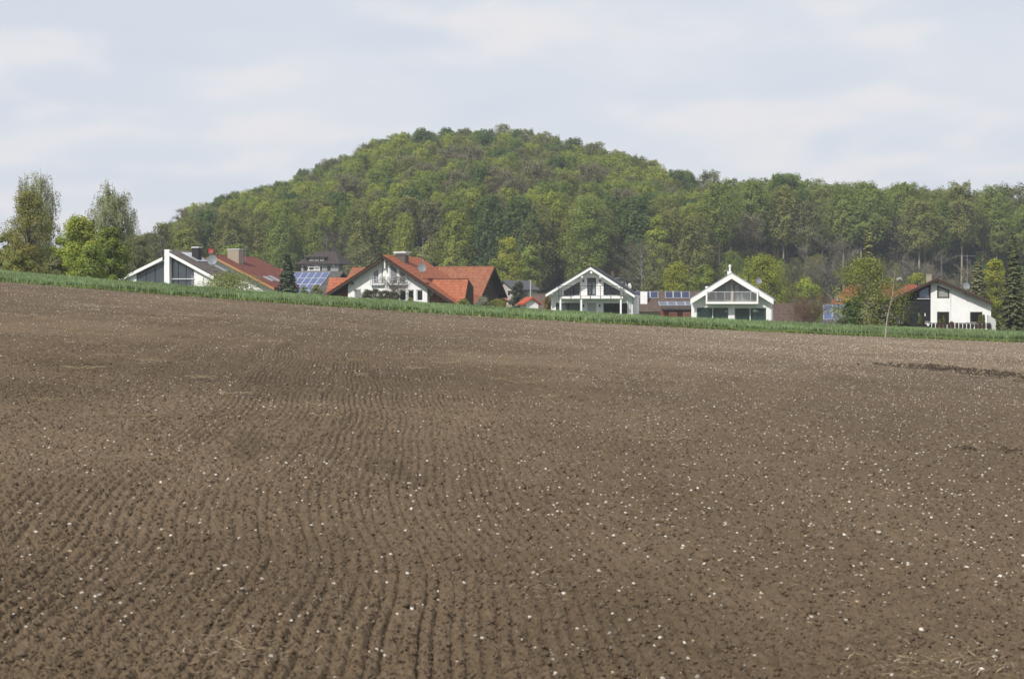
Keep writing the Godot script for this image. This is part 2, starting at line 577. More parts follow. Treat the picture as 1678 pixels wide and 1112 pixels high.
func build_straw() -> void:
	# dry stalks lying about, gathered in loose patches
	var rng := RandomNumberGenerator.new()
	rng.seed = 8
	var b := MB.new()
	b.tube([Vector3(-0.5, 0, 0), Vector3(-0.15, 0.03, 0.025), Vector3(0.2, 0.035, 0.02), Vector3(0.5, 0.0, -0.02)], [0.016, 0.019, 0.019, 0.014], 3)
	var stalk := b.mesh()
	var where := []
	var tint := []
	var patches := []
	# patches seen on the field: pixel, distance across and along, stalks
	for e in [[240, 668, 60], [240, 690, 40], [380, 625, 40], [510, 662, 24], [615, 603, 34], [640, 690, 40], [760, 690, 24], [740, 582, 24], [110, 608, 20], [215, 752, 36], [390, 1062, 46], [420, 1085, 40], [300, 1075, 18], [40, 968, 10], [870, 975, 26], [900, 970, 12], [985, 615, 20], [1160, 725, 30], [520, 522, 60], [340, 518, 70], [230, 520, 60], [420, 535, 50], [120, 545, 60], [130, 500, 60], [60, 520, 50], [560, 530, 40], [870, 575, 30], [1590, 1090, 60], [1480, 1100, 40], [1530, 1105, 40], [920, 970, 16], [980, 960, 16], [1570, 880, 12], [1330, 970, 10], [820, 555, 40], [1000, 570, 40], [700, 520, 40], [450, 560, 40], [300, 600, 30]]:
		var c := hit(e[0], e[1])
		patches.append([c.x, c.y, e[2] * (1.4 if c.y < 16 else 1.0 if c.y < 35 else 1.6)])
	for e in patches:
		var sx: float = 0.06 + e[1] * 0.009
		var sd: float = 0.14 + e[1] * 0.010
		for i in int(e[2]):
			var d: float = e[1] + rng.randfn(0, sd)
			var x: float = e[0] + rng.randfn(0, sx)
			if d < 6.5 or d > 89.5: continue
			var s := rng.randf_range(0.022, 0.070) * (1.0 + 1.6 * step(16, 55, d))
			where.append(Transform3D(turned(rng, Vector3(s, s, s * rng.randf_range(0.5, 2.0)), 0.45), on_soil(x, d, 0.016)))
	for i in 4200:
		var d := 6.8 + 80.0 * pow(rng.randf(), 0.9)
		var u := rng.randf_range(-0.36, 0.36)
		var s := rng.randf_range(0.02, 0.07)
		where.append(Transform3D(turned(rng, Vector3(s, s, s), 0.3), on_soil(d * u, d, 0.006)))
	for i in where.size():
		tint.append(Color(0.45, 0.37, 0.24) * rng.randf_range(0.7, 1.15))
	# matted wisps farther out
	var wm := MB.new()
	for i in 16:
		var p := Vector3(rng.randfn(0, 0.30), 0.015 + rng.randf() * 0.03, rng.randfn(0, 0.10))
		var a := rng.randfn(0, 0.6)
		var l := rng.randf_range(0.06, 0.2)
		var v := Vector3(cos(a), 0, sin(a)) * l
		wm.col = Color(1, 1, 1) * rng.randf_range(0.8, 1.15)
		wm.tube([p - v, p + Vector3(0, 0.015, 0), p + v], [0.005, 0.006, 0.004], 3)
	var wisp := wm.mesh()
	var w2 := []
	var t2 := []
	for e in patches:
		if e[1] < 17: continue
		for i in int(1 + e[1] * 0.022):
			var d: float = e[1] + rng.randfn(0, 0.25 + e[1] * 0.008)
			var x: float = e[0] + rng.randfn(0, 0.35 + e[1] * 0.02)
			var s := rng.randf_range(0.2, 0.6)
			w2.append(Transform3D(Basis(Vector3.UP, rng.randfn(0, 0.5)) * Basis.from_scale(Vector3(s, 1, s)), on_soil(x, d, 0.012)))
	for i in 220:
		var d := 24.0 + 64.0 * pow(rng.randf(), 0.8)
		var u := rng.randf_range(-0.34, 0.02) if i % 4 else rng.randf_range(0.0, 0.34)
		if nz.get_noise_2d(d * u * 1.5 + 30.0, d * 1.2) < -0.05: continue
		var s := rng.randf_range(0.12, 0.5)
		w2.append(Transform3D(Basis(Vector3.UP, rng.randfn(0, 0.5)) * Basis.from_scale(Vector3(s, 1, s)), on_soil(d * u, d, 0.010)))
	for i in w2.size(): t2.append(Color(0.30, 0.240, 0.155) * rng.randf_range(0.8, 1.15))
	var root := thing("straw", "pale dry straw stalks lying in loose patches on the brown soil", "straw", Vector3.ZERO)
	root.set_meta("kind", "stuff")
	many("straw", stalk, mat("dry straw", 1, 1, 1, 0.8), where, tint, root)
	many("straw", wisp, mat("dry straw", 1, 1, 1, 0.8), w2, t2, root)

func build_wheat() -> void:
	var rng := RandomNumberGenerator.new()
	rng.seed = 15
	var wm := mat("young wheat", 1, 1, 1, 0.6)
	wm.backlight_enabled = true
	wm.backlight = lin(0.6, 0.68, 0.45)
	var tufts := []
	for k in 3:
		var b := MB.new()
		for i in 26:
			var a := rng.randf() * TAU
			var lean := rng.randf_range(0.05, 0.55)
			var p := Vector3(rng.randf_range(-0.16, 0.16), -0.03, rng.randf_range(-0.16, 0.16))
			var l := rng.randf_range(0.30, 0.46)
			var w := rng.randf_range(0.008, 0.014)
			var side := Vector3(cos(a + 1.57), 0, sin(a + 1.57)) * w
			var out := Vector3(cos(a), 0, sin(a))
			var q := p + Vector3(0, l * 0.62, 0) + out * lean * l * 0.25
			var e := p + Vector3(0, l * (1.0 - lean * 0.45), 0) + out * lean * l * 0.85
			b.col = Color(1, 1, 1) * rng.randf_range(0.8, 1.15)
			b.quad(p - side, p + side, q + side, q - side)
			b.tri(q - side, q + side, e)
		for i in b.n.size():
			if b.n[i].y < 0: b.n[i] = -b.n[i]
			b.n[i] = (b.n[i] * 0.6 + Vector3.UP * 0.7).normalized()
		tufts.append(b.mesh())
	var where := [[], [], []]
	var tint := [[], [], []]
	var x := -46.0
	while x < 46.0:
		var d := EDGE + 0.1
		while d < CREST + 6.0:
			var k := rng.randi() % 3
			var xx := x + rng.randf_range(-0.14, 0.14)
			var dd := d + rng.randf_range(-0.14, 0.14) + 0.25 * nz.get_noise_2d(x * 9.0, 7.0)
			var n1 := nz.get_noise_2d(xx * 6.0, dd * 6.0)
			var s := 0.92 + 0.28 * n1 + rng.randf_range(-0.16, 0.16)
			# a shorter grassy margin along the bare soil, wider to the right
			var margin := 0.45 + 1.4 * step(4, 16, xx) + 0.5 * n1
			var edge := d - EDGE < margin
			if edge: s *= 0.38
			where[k].append(Transform3D(Basis(Vector3.UP, rng.randf() * TAU) * Basis.from_scale(Vector3(1, s, 1)), on_ground(xx, dd)))
			var t := rng.randf_range(0.72, 1.22) * (1.0 + 0.35 * nz.get_noise_2d(xx * 2.0 + 50.0, dd * 2.0))
			tint[k].append((Color(0.230, 0.300, 0.100) if edge else Color(0.245, 0.322, 0.160)) * t)
			d += 0.26
		x += 0.24
	var root := thing("wheat", "strip of young green wheat growing along the far edge of the bare field", "wheat", Vector3.ZERO)
	root.set_meta("kind", "stuff")
	for k in 3:
		many("wheat", tufts[k], wm, where[k], tint[k], root)

# ---------------------------------------------------------------- house building kit
var H: Node3D          # the house being built; its own axes: x across the gable, y up, z out of the gable
var hx := 0.0
var hy := 0.0
var hm := 1.0
var hc := 1.0
var hlow := 0.0        # height of the ground below the house's zero

func house(called: String, label: String, px: float, py: float, d: float, turn: float, category := "house") -> Node3D:
	var at := pix(px, py, d)
	hx = px; hy = py; hm = d / F; hc = cos(deg_to_rad(turn))
	hlow = ground_h(at.x, d) - at.y - 0.8
	H = thing(called, label, category, at, turn)
	return H

func q(px: float, py: float, z := 0.0) -> Vector2:       # the point of the house's own plane z that is seen at a pixel
	if px == 0.0: return Vector2(0, (hy - py) * hm)
	var d := hm * F
	var c := hc
	var sn := sin(H.rotation.y)
	var k := (px - CX) / F
	var x := (k * (d - z * c) - z * sn - (hx - CX) / F * d) / (c - k * sn)
	return Vector2(x, pix(px, py, d + x * sn - z * c).y - H.position.y)

func poly(a: Array) -> PackedVector2Array:
	var o := PackedVector2Array()
	for i in range(0, a.size(), 2):
		o.push_back(q(a[i], a[i + 1]))
	return o

func rect(x0: float, y0: float, x1: float, y1: float) -> PackedVector2Array:   # pixels
	return poly([x0, y1, x1, y1, x1, y0, x0, y0])

func wall_with(called: String, outline: PackedVector2Array, holes: Array, z: float, thick: float, m: Material) -> Node3D:
	if holes.is_empty():
		var b := MB.new()
		b.prism(outline, z - thick, z)
		return put(called, b, m, H)
	var w := CSGPolygon3D.new()
	w.polygon = outline
	w.depth = thick
	w.position.z = z
	w.material = m
	w.name = called
	for h in holes:
		var k := CSGPolygon3D.new()
		k.name = "opening"
		k.polygon = h
		k.depth = thick * 3
		k.position.z = thick
		k.operation = CSGShape3D.OPERATION_SUBTRACTION
		w.add_child(k, true)
	H.add_child(w, true)
	return w

func inset(p: PackedVector2Array, w: float) -> PackedVector2Array:
	var area := 0.0
	for i in p.size():
		area += p[i].cross(p[(i + 1) % p.size()])
	var s := signf(area)
	var o := PackedVector2Array()
	for i in p.size():
		var a := p[(i - 1 + p.size()) % p.size()]
		var b := p[i]
		var c := p[(i + 1) % p.size()]
		var n0 := (b - a).normalized().orthogonal() * -s
		var n1 := (c - b).normalized().orthogonal() * -s
		var k := (n0 + n1).normalized()
		o.push_back(b + k * w / maxf(k.dot(n0), 0.3))
	return o

func window(hole: PackedVector2Array, z: float, fw: float, fm: Material, gm: Material, bars := [], called := "window") -> MeshInstance3D:
	# a frame in the opening, upright bars at the given pixels, and a pane behind it
	var b := MB.new()
	var inner := inset(hole, fw)
	for i in hole.size():
		var k := (i + 1) % hole.size()
		b.prism(PackedVector2Array([hole[i], hole[k], inner[k], inner[i]]), z - 0.17, z - 0.07)
	for x in bars:
		var bx: float = q(x, 0).x
		var lo := 1e9
		var hi := -1e9
		for i in inner.size():
			var a := inner[i]
			var c := inner[(i + 1) % inner.size()]
			if (a.x - bx) * (c.x - bx) <= 0 and absf(a.x - c.x) > 1e-4:
				var y := lerpf(a.y, c.y, (bx - a.x) / (c.x - a.x))
				lo = minf(lo, y); hi = maxf(hi, y)
		b.box(Vector3(bx, (lo + hi) / 2, z - 0.125), Vector3(fw * 1.1, hi - lo, 0.085))
	var f := put(called, b, fm, H)
	var g := MB.new()
	g.sheet(inset(hole, fw * 0.6), z - 0.13)
	put("pane", g, gm, f)
	return f

func boxed(called: String, px0: float, py0: float, px1: float, py1: float, z0: float, z1: float, m: Material, parent: Node = null) -> MeshInstance3D:
	var a := q(px0, py1, z1)
	var c := q(px1, py0, z1)
	var b := MB.new()
	b.box(Vector3((a.x + c.x) / 2, (a.y + c.y) / 2, (z0 + z1) / 2), Vector3(c.x - a.x, c.y - a.y, z1 - z0))
	return put(called, b, m, parent if parent else H)

func shell(left: Vector2, right: Vector2, back_outline: PackedVector2Array, depth: float, m: Material) -> void:
	# side walls, back wall and floor; left and right are the tops of the side walls
	var b := MB.new()
	b.box(Vector3(left.x + 0.15, (left.y + hlow) / 2, -depth / 2), Vector3(0.3, left.y - hlow, depth - 0.62))
	put("side_wall", b, m, H)
	b = MB.new()
	b.box(Vector3(right.x - 0.15, (right.y + hlow) / 2, -depth / 2), Vector3(0.3, right.y - hlow, depth - 0.62))
	put("side_wall", b, m, H)
	b = MB.new()
	b.prism(back_outline, -depth, -depth + 0.3)
	put("back_wall", b, m, H)
	b = MB.new()
	b.box(Vector3((left.x + right.x) / 2, -1.2, -depth / 2), Vector3(right.x - left.x - 0.62, 0.25, depth - 0.62))
	put("inner_floor", b, mat("inner floor", 0.30, 0.22, 0.15), H)

func slab(called: String, top: Vector2, eave: Vector2, thick: float, z0: float, z1: float, m: Material, turn := Transform3D()) -> MeshInstance3D:
	# a sloping roof plate whose upper face runs from top to eave
	var b := MB.new()
	var dn := Vector2(0, -thick)
	b.prism(PackedVector2Array([top, eave, eave + dn, top + dn]), z0, z1)
	var o := put(called, b, m, H)
	o.transform = turn
	return o

func tiles(top: Vector2, eave: Vector2, z0: float, z1: float, m: Material, tint: Color, tw := 0.30, ch := 0.34, wave := 0.035, turn := Transform3D(), seed_ := 1) -> MeshInstance3D:
	# courses of overlapping pantiles lying on a slope
	var rng := RandomNumberGenerator.new()
	rng.seed = seed_
	var b := MB.new()
	var down := eave - top
	var len := down.length()
	down /= len
	var up := Vector2(down.y, -down.x)
	if up.y < 0: up = -up
	var rows := int(ceil(len / ch))
	var cols := int(ceil((z1 - z0) / tw))
	var rh := len / rows
	var cw := (z1 - z0) / cols
	var flip := eave.x < top.x
	for r in rows:
		var s0 := r * rh
		var s1 := s0 + rh
		for k in cols:
			b.col = tint * rng.randf_range(0.82, 1.14)
			var zz := z0 + k * cw
			var pts := []
			for e in [[0.0, 0.3], [0.35, 1.0], [0.62, 0.45], [1.0, 0.0]]:
				var z: float = zz + e[0] * cw
				var hgt: float = 0.012 + wave * e[1]
				var a := top + down * s0 + up * (hgt)
				var c := top + down * s1 + up * (hgt + 0.03)
				var l := top + down * s1 + up * 0.002
				pts.append([Vector3(a.x, a.y, z), Vector3(c.x, c.y, z), Vector3(l.x, l.y, z)])
			for i in 3:
				var p: Array = pts[i]
				var w: Array = pts[i + 1]
				if flip:
					b.quad(p[0], p[1], w[1], w[0]); b.quad(p[1], p[2], w[2], w[1])
				else:
					b.quad(w[0], w[1], p[1], p[0]); b.quad(w[1], w[2], p[2], p[1])
	b.col = Color.WHITE
	var o := put("roof_tiles", b, m, H)
	o.set_meta("kind", "stuff")
	o.transform = turn
	return o

func ridge_cap(top: Vector2, z0: float, z1: float, m: Material, tint: Color, turn := Transform3D()) -> void:
	var b := MB.new()
	var rng := RandomNumberGenerator.new()
	rng.seed = 3
	var z := z0
	while z < z1 - 0.05:
		b.col = tint * rng.randf_range(0.85, 1.12)
		var e := minf(z + 0.38, z1)
		b.prism(PackedVector2Array([top + Vector2(-0.14, -0.02), top + Vector2(0.14, -0.02), top + Vector2(0.09, 0.09), top + Vector2(-0.09, 0.09)]), z, e - 0.012)
		z += 0.38
	var o := put("ridge_tiles", b, m, H)
	o.set_meta("kind", "stuff")
	o.transform = turn

func on_slope(called: String, top: Vector2, eave: Vector2, s0: float, s1: float, z0: float, z1: float, lift: float, thick: float, m: Material, parent: Node = null) -> MeshInstance3D:
	# a plate lying on a slope: s runs down the slope, z along the ridge
	var down := (eave - top).normalized()
	var up := Vector2(down.y, -down.x)
	if up.y < 0: up = -up
	var mid := top + down * (s0 + s1) / 2 + up * (lift + thick / 2)
	var b := MB.new()
	var bs := Basis(Vector3(down.x, down.y, 0), Vector3(up.x, up.y, 0), Vector3(0, 0, 1))
	b.box(Vector3(mid.x, mid.y, (z0 + z1) / 2), Vector3(absf(s1 - s0), thick, absf(z1 - z0)), bs)
	return put(called, b, m, parent if parent else H)

func solar(top: Vector2, eave: Vector2, s0: float, s1: float, z0: float, z1: float, cells_tint: Material) -> void:
	var f := on_slope("solar_panel", top, eave, s0, s1, z0, z1, 0.10, 0.045, mat("panel frame", 0.50, 0.52, 0.54, 0.4))
	on_slope("cell_face", top, eave, s0 + 0.05, s1 - 0.05, minf(z0, z1) + 0.05, maxf(z0, z1) - 0.05, 0.148, 0.006, cells_tint, f)

func skylight(top: Vector2, eave: Vector2, s0: float, s1: float, z0: float, z1: float) -> void:
	var f := on_slope("roof_window", top, eave, s0, s1, z0, z1, 0.05, 0.10, mat("grey metal", 0.30, 0.31, 0.32, 0.5))
	on_slope("pane", top, eave, s0 + 0.1, s1 - 0.1, minf(z0, z1) + 0.1, maxf(z0, z1) - 0.1, 0.152, 0.01, mat("roof glass", 0.16, 0.19, 0.22, 0.08), f)

func dish(at: Vector3, r: float, m: Material, facing := Vector3(0.25, 0.35, 1)) -> void:
	# a satellite dish: a shallow bowl on a bent pole, an arm with its receiver
	var b := MB.new()
	var z := facing.normalized()
	var x := Vector3.UP.cross(z).normalized()
	var bs := Basis(x, z.cross(x), z)
	for side in 2:
		var base := b.v.size()
		for j in 5:
			var rr := r * j / 4.0
			for i in 16:
				var a := TAU * i / 16
				var p := Vector3(cos(a) * rr, sin(a) * rr * 1.08, rr * rr / r * 0.25 - side * 0.025)
				b.v.push_back(at + bs * p)
				b.n.push_back(bs * Vector3(-cos(a) * 0.4 * rr / r, -sin(a) * 0.4 * rr / r, 1).normalized() * (1 - 2 * side))
				b.c.push_back(Color.WHITE)
		for j in 4:
			for i in 16:
				var k := base + j * 16 + i
				var e := base + j * 16 + (i + 1) % 16
				if side: b.ix.append_array([k, k + 16, e, e, k + 16, e + 16])
				else: b.ix.append_array([k, e, k + 16, e, e + 16, k + 16])
	var o := put("satellite_dish", b, m, H)
	b = MB.new()
	b.tube([at - z * 0.05, at - z * 0.2 + Vector3(0, -r * 0.4, 0), at - z * 0.2 + Vector3(0, -r * 2.2, 0)], [0.03, 0.03, 0.03], 6)
	b.tube([at + bs * Vector3(0, -r, r * 0.25), at + bs * Vector3(0, -r * 0.45, r * 0.95)], [0.02, 0.02], 5)
	b.box(at + bs * Vector3(0, -r * 0.4, r * 1.0), Vector3(0.09, 0.09, 0.14))
	put("dish_arm", b, mat("grey metal", 0.30, 0.31, 0.32, 0.5), o)

func antenna(foot: Vector3, height: float, bars: Array) -> void:
	# a thin mast with crossbars [height, half length]
	var b := MB.new()
	b.tube([foot, foot + Vector3(0, height, 0)], [0.024, 0.016], 6)
	for e in bars:
		b.tube([foot + Vector3(-e[1], e[0], 0), foot + Vector3(e[1], e[0], 0)], [0.013, 0.013], 5)
		for k in 5:
			var x: float = lerpf(-e[1], e[1], k / 4.0)
			b.tube([foot + Vector3(x, e[0], -0.25), foot + Vector3(x, e[0], 0.25)], [0.012, 0.012], 4)
	put("antenna", b, mat("mast metal", 0.34, 0.35, 0.36, 0.5), H)

func chimney(px0: float, py0: float, px1: float, py1: float, z0: float, z1: float, m: Material, cap: Material, cap_px := 2.0) -> void:
	var o := boxed("chimney", px0, py0 + cap_px, px1, py1, z0, z1, m)
	boxed("chimney_cap", px0 - 0.8, py0, px1 + 0.8, py0 + cap_px - 0.05, z0 - 0.06, z1 + 0.06, cap, o)

func downpipe(px: float, py0: float, py1: float, z: float, m: Material) -> void:
	var a := q(px, py0)
	var c := q(px, py1)
	var b := MB.new()
	b.tube([Vector3(a.x - 0.35, a.y + 0.4, z), Vector3(a.x, a.y, z), Vector3(c.x, c.y, z)], [0.05, 0.05, 0.05], 8)
	put("downpipe", b, m, H)

# ---------------------------------------------------------------- the houses, left to right
func build_houses() -> void:
	var white := mat("white plaster", 0.81, 0.81, 0.80, 0.9, 0.07, 5.0, Vector3(1.2, 0.7, 1.2))
	var paint := mat("white paint", 0.80, 0.80, 0.79, 0.6)
	var dark := mat("dark frame", 0.022, 0.024, 0.028, 0.5)
	var pane := glass("window pane", 0.05, 0.065, 0.07, 0.30)
	var pale_pane := glass("pale pane", 0.16, 0.20, 0.20, 0.42)
	var brown_wood := mat("brown wood", 0.055, 0.032, 0.022, 0.8, 0.3, 1.0)
	var cap := mat("bright sheet metal", 0.62, 0.64, 0.66, 0.35)
	var tile := mat("roof tile", 1, 1, 1, 0.75)
	var orange := Color(0.315, 0.108, 0.058)
	var grey_tile := Color(0.115, 0.098, 0.088)
	var brown_tile := Color(0.10, 0.068, 0.055)
	var cells := mat("solar cells", 0.085, 0.11, 0.22, 0.12)
	var cells_dark := mat("dark solar cells", 0.035, 0.042, 0.085, 0.12)
	var curtain := mat("curtain", 0.55, 0.57, 0.58, 0.9)

	# --- white house with the two glazed half gables, far left
	house("glazed_gable_house", "white house with split gable roof and two large slanted dark glass walls", 273, 470, 215, -18)
	var lo := q(0, 470 + 60).y
	var hl := poly([223, 476, 223, 448.5, 268.5, 427.5, 268.5, 476])
	var hr := poly([277.5, 476, 277.5, 419, 317.5, 440.5, 317.5, 476])
	wall_with("front_wall", PackedVector2Array([Vector2(q(207, 0).x, hlow), Vector2(q(352, 0).x, hlow), q(352, 456), q(274, 414), q(270, 424), q(207, 455)]), [hl, hr], 0.0, 0.3, white)
	var blue_grey := glass("blue grey pane", 0.10, 0.125, 0.145, 0.50)
	window(hl, 0.0, 0.07, dark, blue_grey, [238, 253])
	window(hr, 0.0, 0.07, dark, blue_grey, [291, 304])
	boxed("pillar", 269, 408.5, 277, 480, -0.05, 0.55, white)
	boxed("hand_rail", 277, 456, 318, 457.6, 0.02, 0.1, cap)
	boxed("curtain", 279, 445, 284, 476, -1.0, -0.9, curtain)
	boxed("curtain", 312, 450, 317, 476, -1.0, -0.9, curtain)
	var pk := q(273, 409)
	var ev := q(353, 452.5)
	var pl := q(269, 420.5)
	var el := q(195, 457)
	shell(q(207, 455.5), q(350, 456), PackedVector2Array([Vector2(q(207, 0).x, hlow), Vector2(q(352, 0).x, hlow), q(352, 456), q(274, 414), q(270, 424), q(207, 455)]), 6.2, white)
	var slate := mat("slate roof", 0.05, 0.048, 0.048, 0.8)
	slab("roof", pk, ev, 0.26, -6.5, 0.42, slate)
	slab("roof", pl, el, 0.26, -6.5, 0.42, slate)
	tiles(pk, ev, -6.5, 0.45, tile, grey_tile, 0.3, 0.36, 0.03, Transform3D(), 11)
	slab("barge_board", pk + Vector2(0, -0.06), ev + Vector2(0, -0.06), 0.40, 0.42, 0.52, paint)
	slab("barge_board", pl + Vector2(0, -0.06), el + Vector2(0, -0.06), 0.40, 0.42, 0.52, paint)
	var b := MB.new()
	b.prism(PackedVector2Array([pk + Vector2(-0.3, -0.3), pk + Vector2(-0.05, -0.1), pl + Vector2(0.15, -0.3), pl + Vector2(-0.05, -0.3)]), -6.2, -0.1)
	put("clerestory_wall", b, slate, H)
	solar(pk, ev, 0.8, 3.4, -5.2, -2.2, mat("pale roof glass", 0.42, 0.44, 0.47, 0.15))
	skylight(pk, ev, 4.4, 6.2, -5.6, -4.9)
	chimney(314, 404, 324.5, 434, -3.9, -3.0, mat("black brick", 0.028, 0.026, 0.026, 0.8), cap)
	for e in [[345, 411, 0.34, mat("red dish", 0.33, 0.045, 0.04, 0.5)], [347.5, 426, 0.62, mat("grey dish", 0.20, 0.22, 0.24, 0.5)]]:
		var p := q(e[0], e[1], -1.5)
		dish(Vector3(p.x, p.y, -1.5), e[2], e[3], Vector3(0.4, 0.25, 1))

	# --- white house under the long red-brown roof
	house("red_brown_roof_house", "white house under a long red-brown roof edged with light wood", 353, 472, 234, -18)
	pk = q(353, 418); ev = q(455, 471)
	var lv := q(270, 465)
	var out := PackedVector2Array([Vector2(q(285, 0).x, hlow), Vector2(q(448, 0).x, hlow), q(448, 470), q(353, 421), q(285, 456)])
	wall_with("front_wall", out, [], 0.0, 0.3, white)
	shell(q(285, 457), q(448, 471), out, 12.0, white)
	slab("roof", pk, ev, 0.22, -12.3, 1.1, brown_wood)
	slab("roof", pk, lv, 0.22, -12.3, 1.1, brown_wood)
	tiles(pk, ev, -12.3, 1.12, tile, Color(0.165, 0.058, 0.042), 0.3, 0.34, 0.03, Transform3D(), 12)
	ridge_cap(pk, -12.3, 1.1, tile, Color(0.2, 0.06, 0.04))
	var larch := mat("light wood", 0.42, 0.22, 0.085, 0.7, 0.2, 1.0)
	slab("barge_board", pk + Vector2(0, -0.02), ev + Vector2(0, -0.02), 0.34, 1.1, 1.17, larch)
	slab("barge_board", pk + Vector2(0, -0.02), lv + Vector2(0, -0.02), 0.34, 1.1, 1.17, larch)
	for e in [[380, 436], [426, 460]]:
		boxed("rafter_end", e[0], e[1], e[0] + 3.6, e[1] + 3.0, -0.1, 1.0, brown_wood)
	chimney(372.5, 407.5, 391, 434, -3.4, -2.0, mat("beige render", 0.33, 0.28, 0.22, 0.9, 0.15, 1.0), cap, 1.6)
	skylight(pk, ev, 6.9, 8.4, -2.6, -1.5)
	skylight(pk, ev, 6.6, 8.4, -4.6, -3.7)
	antenna(Vector3(q(402, 430, -5.0).x, q(0, 432).y, -5.0), 2.6, [[1.6, 0.5], [2.3, 0.35]])

	# --- small red roof just behind it
	house("small_red_house", "small house with a dull red roof behind the long red-brown roof", 470, 441, 252, 70)
	side_roof(452, 462, 441.5, 5.5, 4.0, 2.4, Color(0.26, 0.07, 0.045), white, tile, [])

	# --- house whose whole roof carries solar panels
	house("solar_roof_house", "house with blue solar panels in rows over its grey roof", 553, 445, 240, 70)
	var pa := side_roof(553, 0, 445, 9.5, 5.6, 3.5, Color(0.10, 0.095, 0.09), mat("grey boards", 0.09, 0.08, 0.07, 0.8, 0.3, 1.0), tile, [])
	for r in 4:
		for k in 6:
			if r == 3 and k > 4: continue
			var z := -0.95 - k * 1.06
			solar(pa[0], pa[1], 0.30 + r * 1.62, 0.30 + r * 1.62 + 1.56, z - 1.02, z, cells)
	antenna(Vector3(0, 0, -0.6), 1.15, [])

	# --- brown hipped house at the foot of the hill
	hip_house(mat("brown tile far", 0.058, 0.044, 0.040, 0.85, 0.3, 3.0), white, paint, dark)

	# --- orange-roofed house behind
	house("big_orange_roof", "long orange tiled roof with dark brown gable end behind the white gabled house", 800, 437, 238, 68)
	pa = side_roof(800, 0, 437, 21.0, 4.6, 4.1, Color(0.27, 0.108, 0.060), brown_wood, tile, [])
	slab("barge_board", pa[2] + Vector2(0, 0.02), pa[1] + Vector2(0, 0.02), 0.32, 0.92, 0.99, brown_wood)
	slab("barge_board", pa[2] + Vector2(0, 0.02), pa[3] + Vector2(0, 0.02), 0.32, 0.92, 0.99, brown_wood)
	b = MB.new()
	b.box(Vector3(-1.2, -0.55, -8.0), Vector3(0.75, 2.2, 0.75))
	put("chimney", b, mat("black brick", 0.028, 0.026, 0.026, 0.8), H)
	skylight(pa[0], pa[1], 2.0, 2.9, -7.1, -6.1)

	orange_house(white, paint, dark, brown_wood, cap, tile, orange, pane)
	black_rail_house(white, paint, dark, tile, pane, pale_pane, curtain)

	# --- brown roofs with solar panels between the two white houses
	house("brick_solar_house", "brown tiled roof with dark solar panels and a red brick wall below", 1141, 478, 228, 86)
	pa = side_roof(1141, 0, 478, 9.6, 4.2, 2.6, Color(0.12, 0.088, 0.072), white, tile, [])
	for e in [[0.9, 3], [5.0, 3]]:
		for k in int(e[1]):
			var z: float = -e[0] - k * 1.08
			solar(pa[0], pa[1], 0.12, 1.75, z - 1.04, z, cells_dark)
	b = MB.new()
	b.box(Vector3(-2.2, -1.35, -6.9), Vector3(0.9, 2.7, 0.9))
	put("chimney", b, white, H)
	house("brick_annex", "low red brick building with two windows under a row of solar panels", 1133, 495, 214, 0)
	var brick := mat("red brick", 0.28, 0.085, 0.05, 0.9, 0.25, 0.5)
	var w1 := rect(1097, 511.5, 1109.5, 520)
	var w2 := rect(1119.5, 511.5, 1132, 520)
	var bl := q(1088, 0).x
	var br := q(1140, 0).x
	wall_with("brick_wall", PackedVector2Array([Vector2(bl, hlow), Vector2(br, hlow), Vector2(br, q(0, 506).y), Vector2(bl, q(0, 506).y)]), [w1, w2], 0.0, 0.3, brick)
	window(w1, 0.0, 0.07, paint, pane)
	window(w2, 0.0, 0.07, paint, pane)
	b = MB.new()
	b.box(Vector3(bl + 0.15, (hlow + q(0, 506).y) / 2, -2.6), Vector3(0.3, q(0, 506).y - hlow, 4.6))
	b.box(Vector3((bl + br) / 2, (hlow + q(0, 506).y) / 2, -5.05), Vector3(br - bl, q(0, 506).y - hlow, 0.3))
	put("back_wall", b, brick, H)
	# its roof falls toward the field
	var tn := Transform3D(Basis(Vector3.UP, deg_to_rad(90)), Vector3(br, 0, 0))
	var ra := Vector2(2.4, q(0, 493.5).y)
	var rb := Vector2(-0.7, q(0, 506.5).y)
	slab("roof", ra, rb, 0.2, bl - br - 0.3, 0.2, brown_wood, tn)
	tiles(ra, rb, bl - br - 0.3, 0.2, tile, Color(0.09, 0.07, 0.06), 0.3, 0.34, 0.03, tn, 21)
	for k in 4:
		var f := on_slope("solar_panel", ra, rb, 0.5, 2.1, -0.1 - k * 1.1 - 1.05, -0.1 - k * 1.1, 0.10, 0.045, mat("panel frame", 0.50, 0.52, 0.54, 0.4))
		on_slope("cell_face", ra, rb, 0.55, 2.05, -0.15 - k * 1.1 - 0.95, -0.15 - k * 1.1, 0.148, 0.006, mat("grey solar cells", 0.10, 0.11, 0.145, 0.15), f)
		f.transform = tn
	boxed("gutter", 1086, 506.2, 1134, 508.2, 0.72, 0.86, dark)

	white_box_house(white, paint, dark, tile, pale_pane, curtain, cap)

	# --- roofs to the right of it
	house("low_brown_roof", "low brown tiled roof half hidden by the bare reddish shrub", 1318, 498, 222, 84)
	side_roof(1318, 0, 499, 5.2, 3.4, 2.2, Color(0.11, 0.075, 0.062), white, tile, [])
	house("two_row_solar_house", "grey roof with two rows of blue solar panels beside the tall spring tree", 1398, 499, 224, 80)
	pa = side_roof(1398, 0, 500, 4.0, 4.2, 2.5, Color(0.09, 0.085, 0.085), white, tile, [])
	for r in 2:
		for k in 3:
			solar(pa[0], pa[1], 0.15 + r * 2.0, 1.95 + r * 2.0, -0.35 - k * 1.15 - 1.1, -0.35 - k * 1.15, cells)
	house("hipped_red_house", "hipped red tiled roof rising behind the spring tree", 1405, 497, 252, -12)
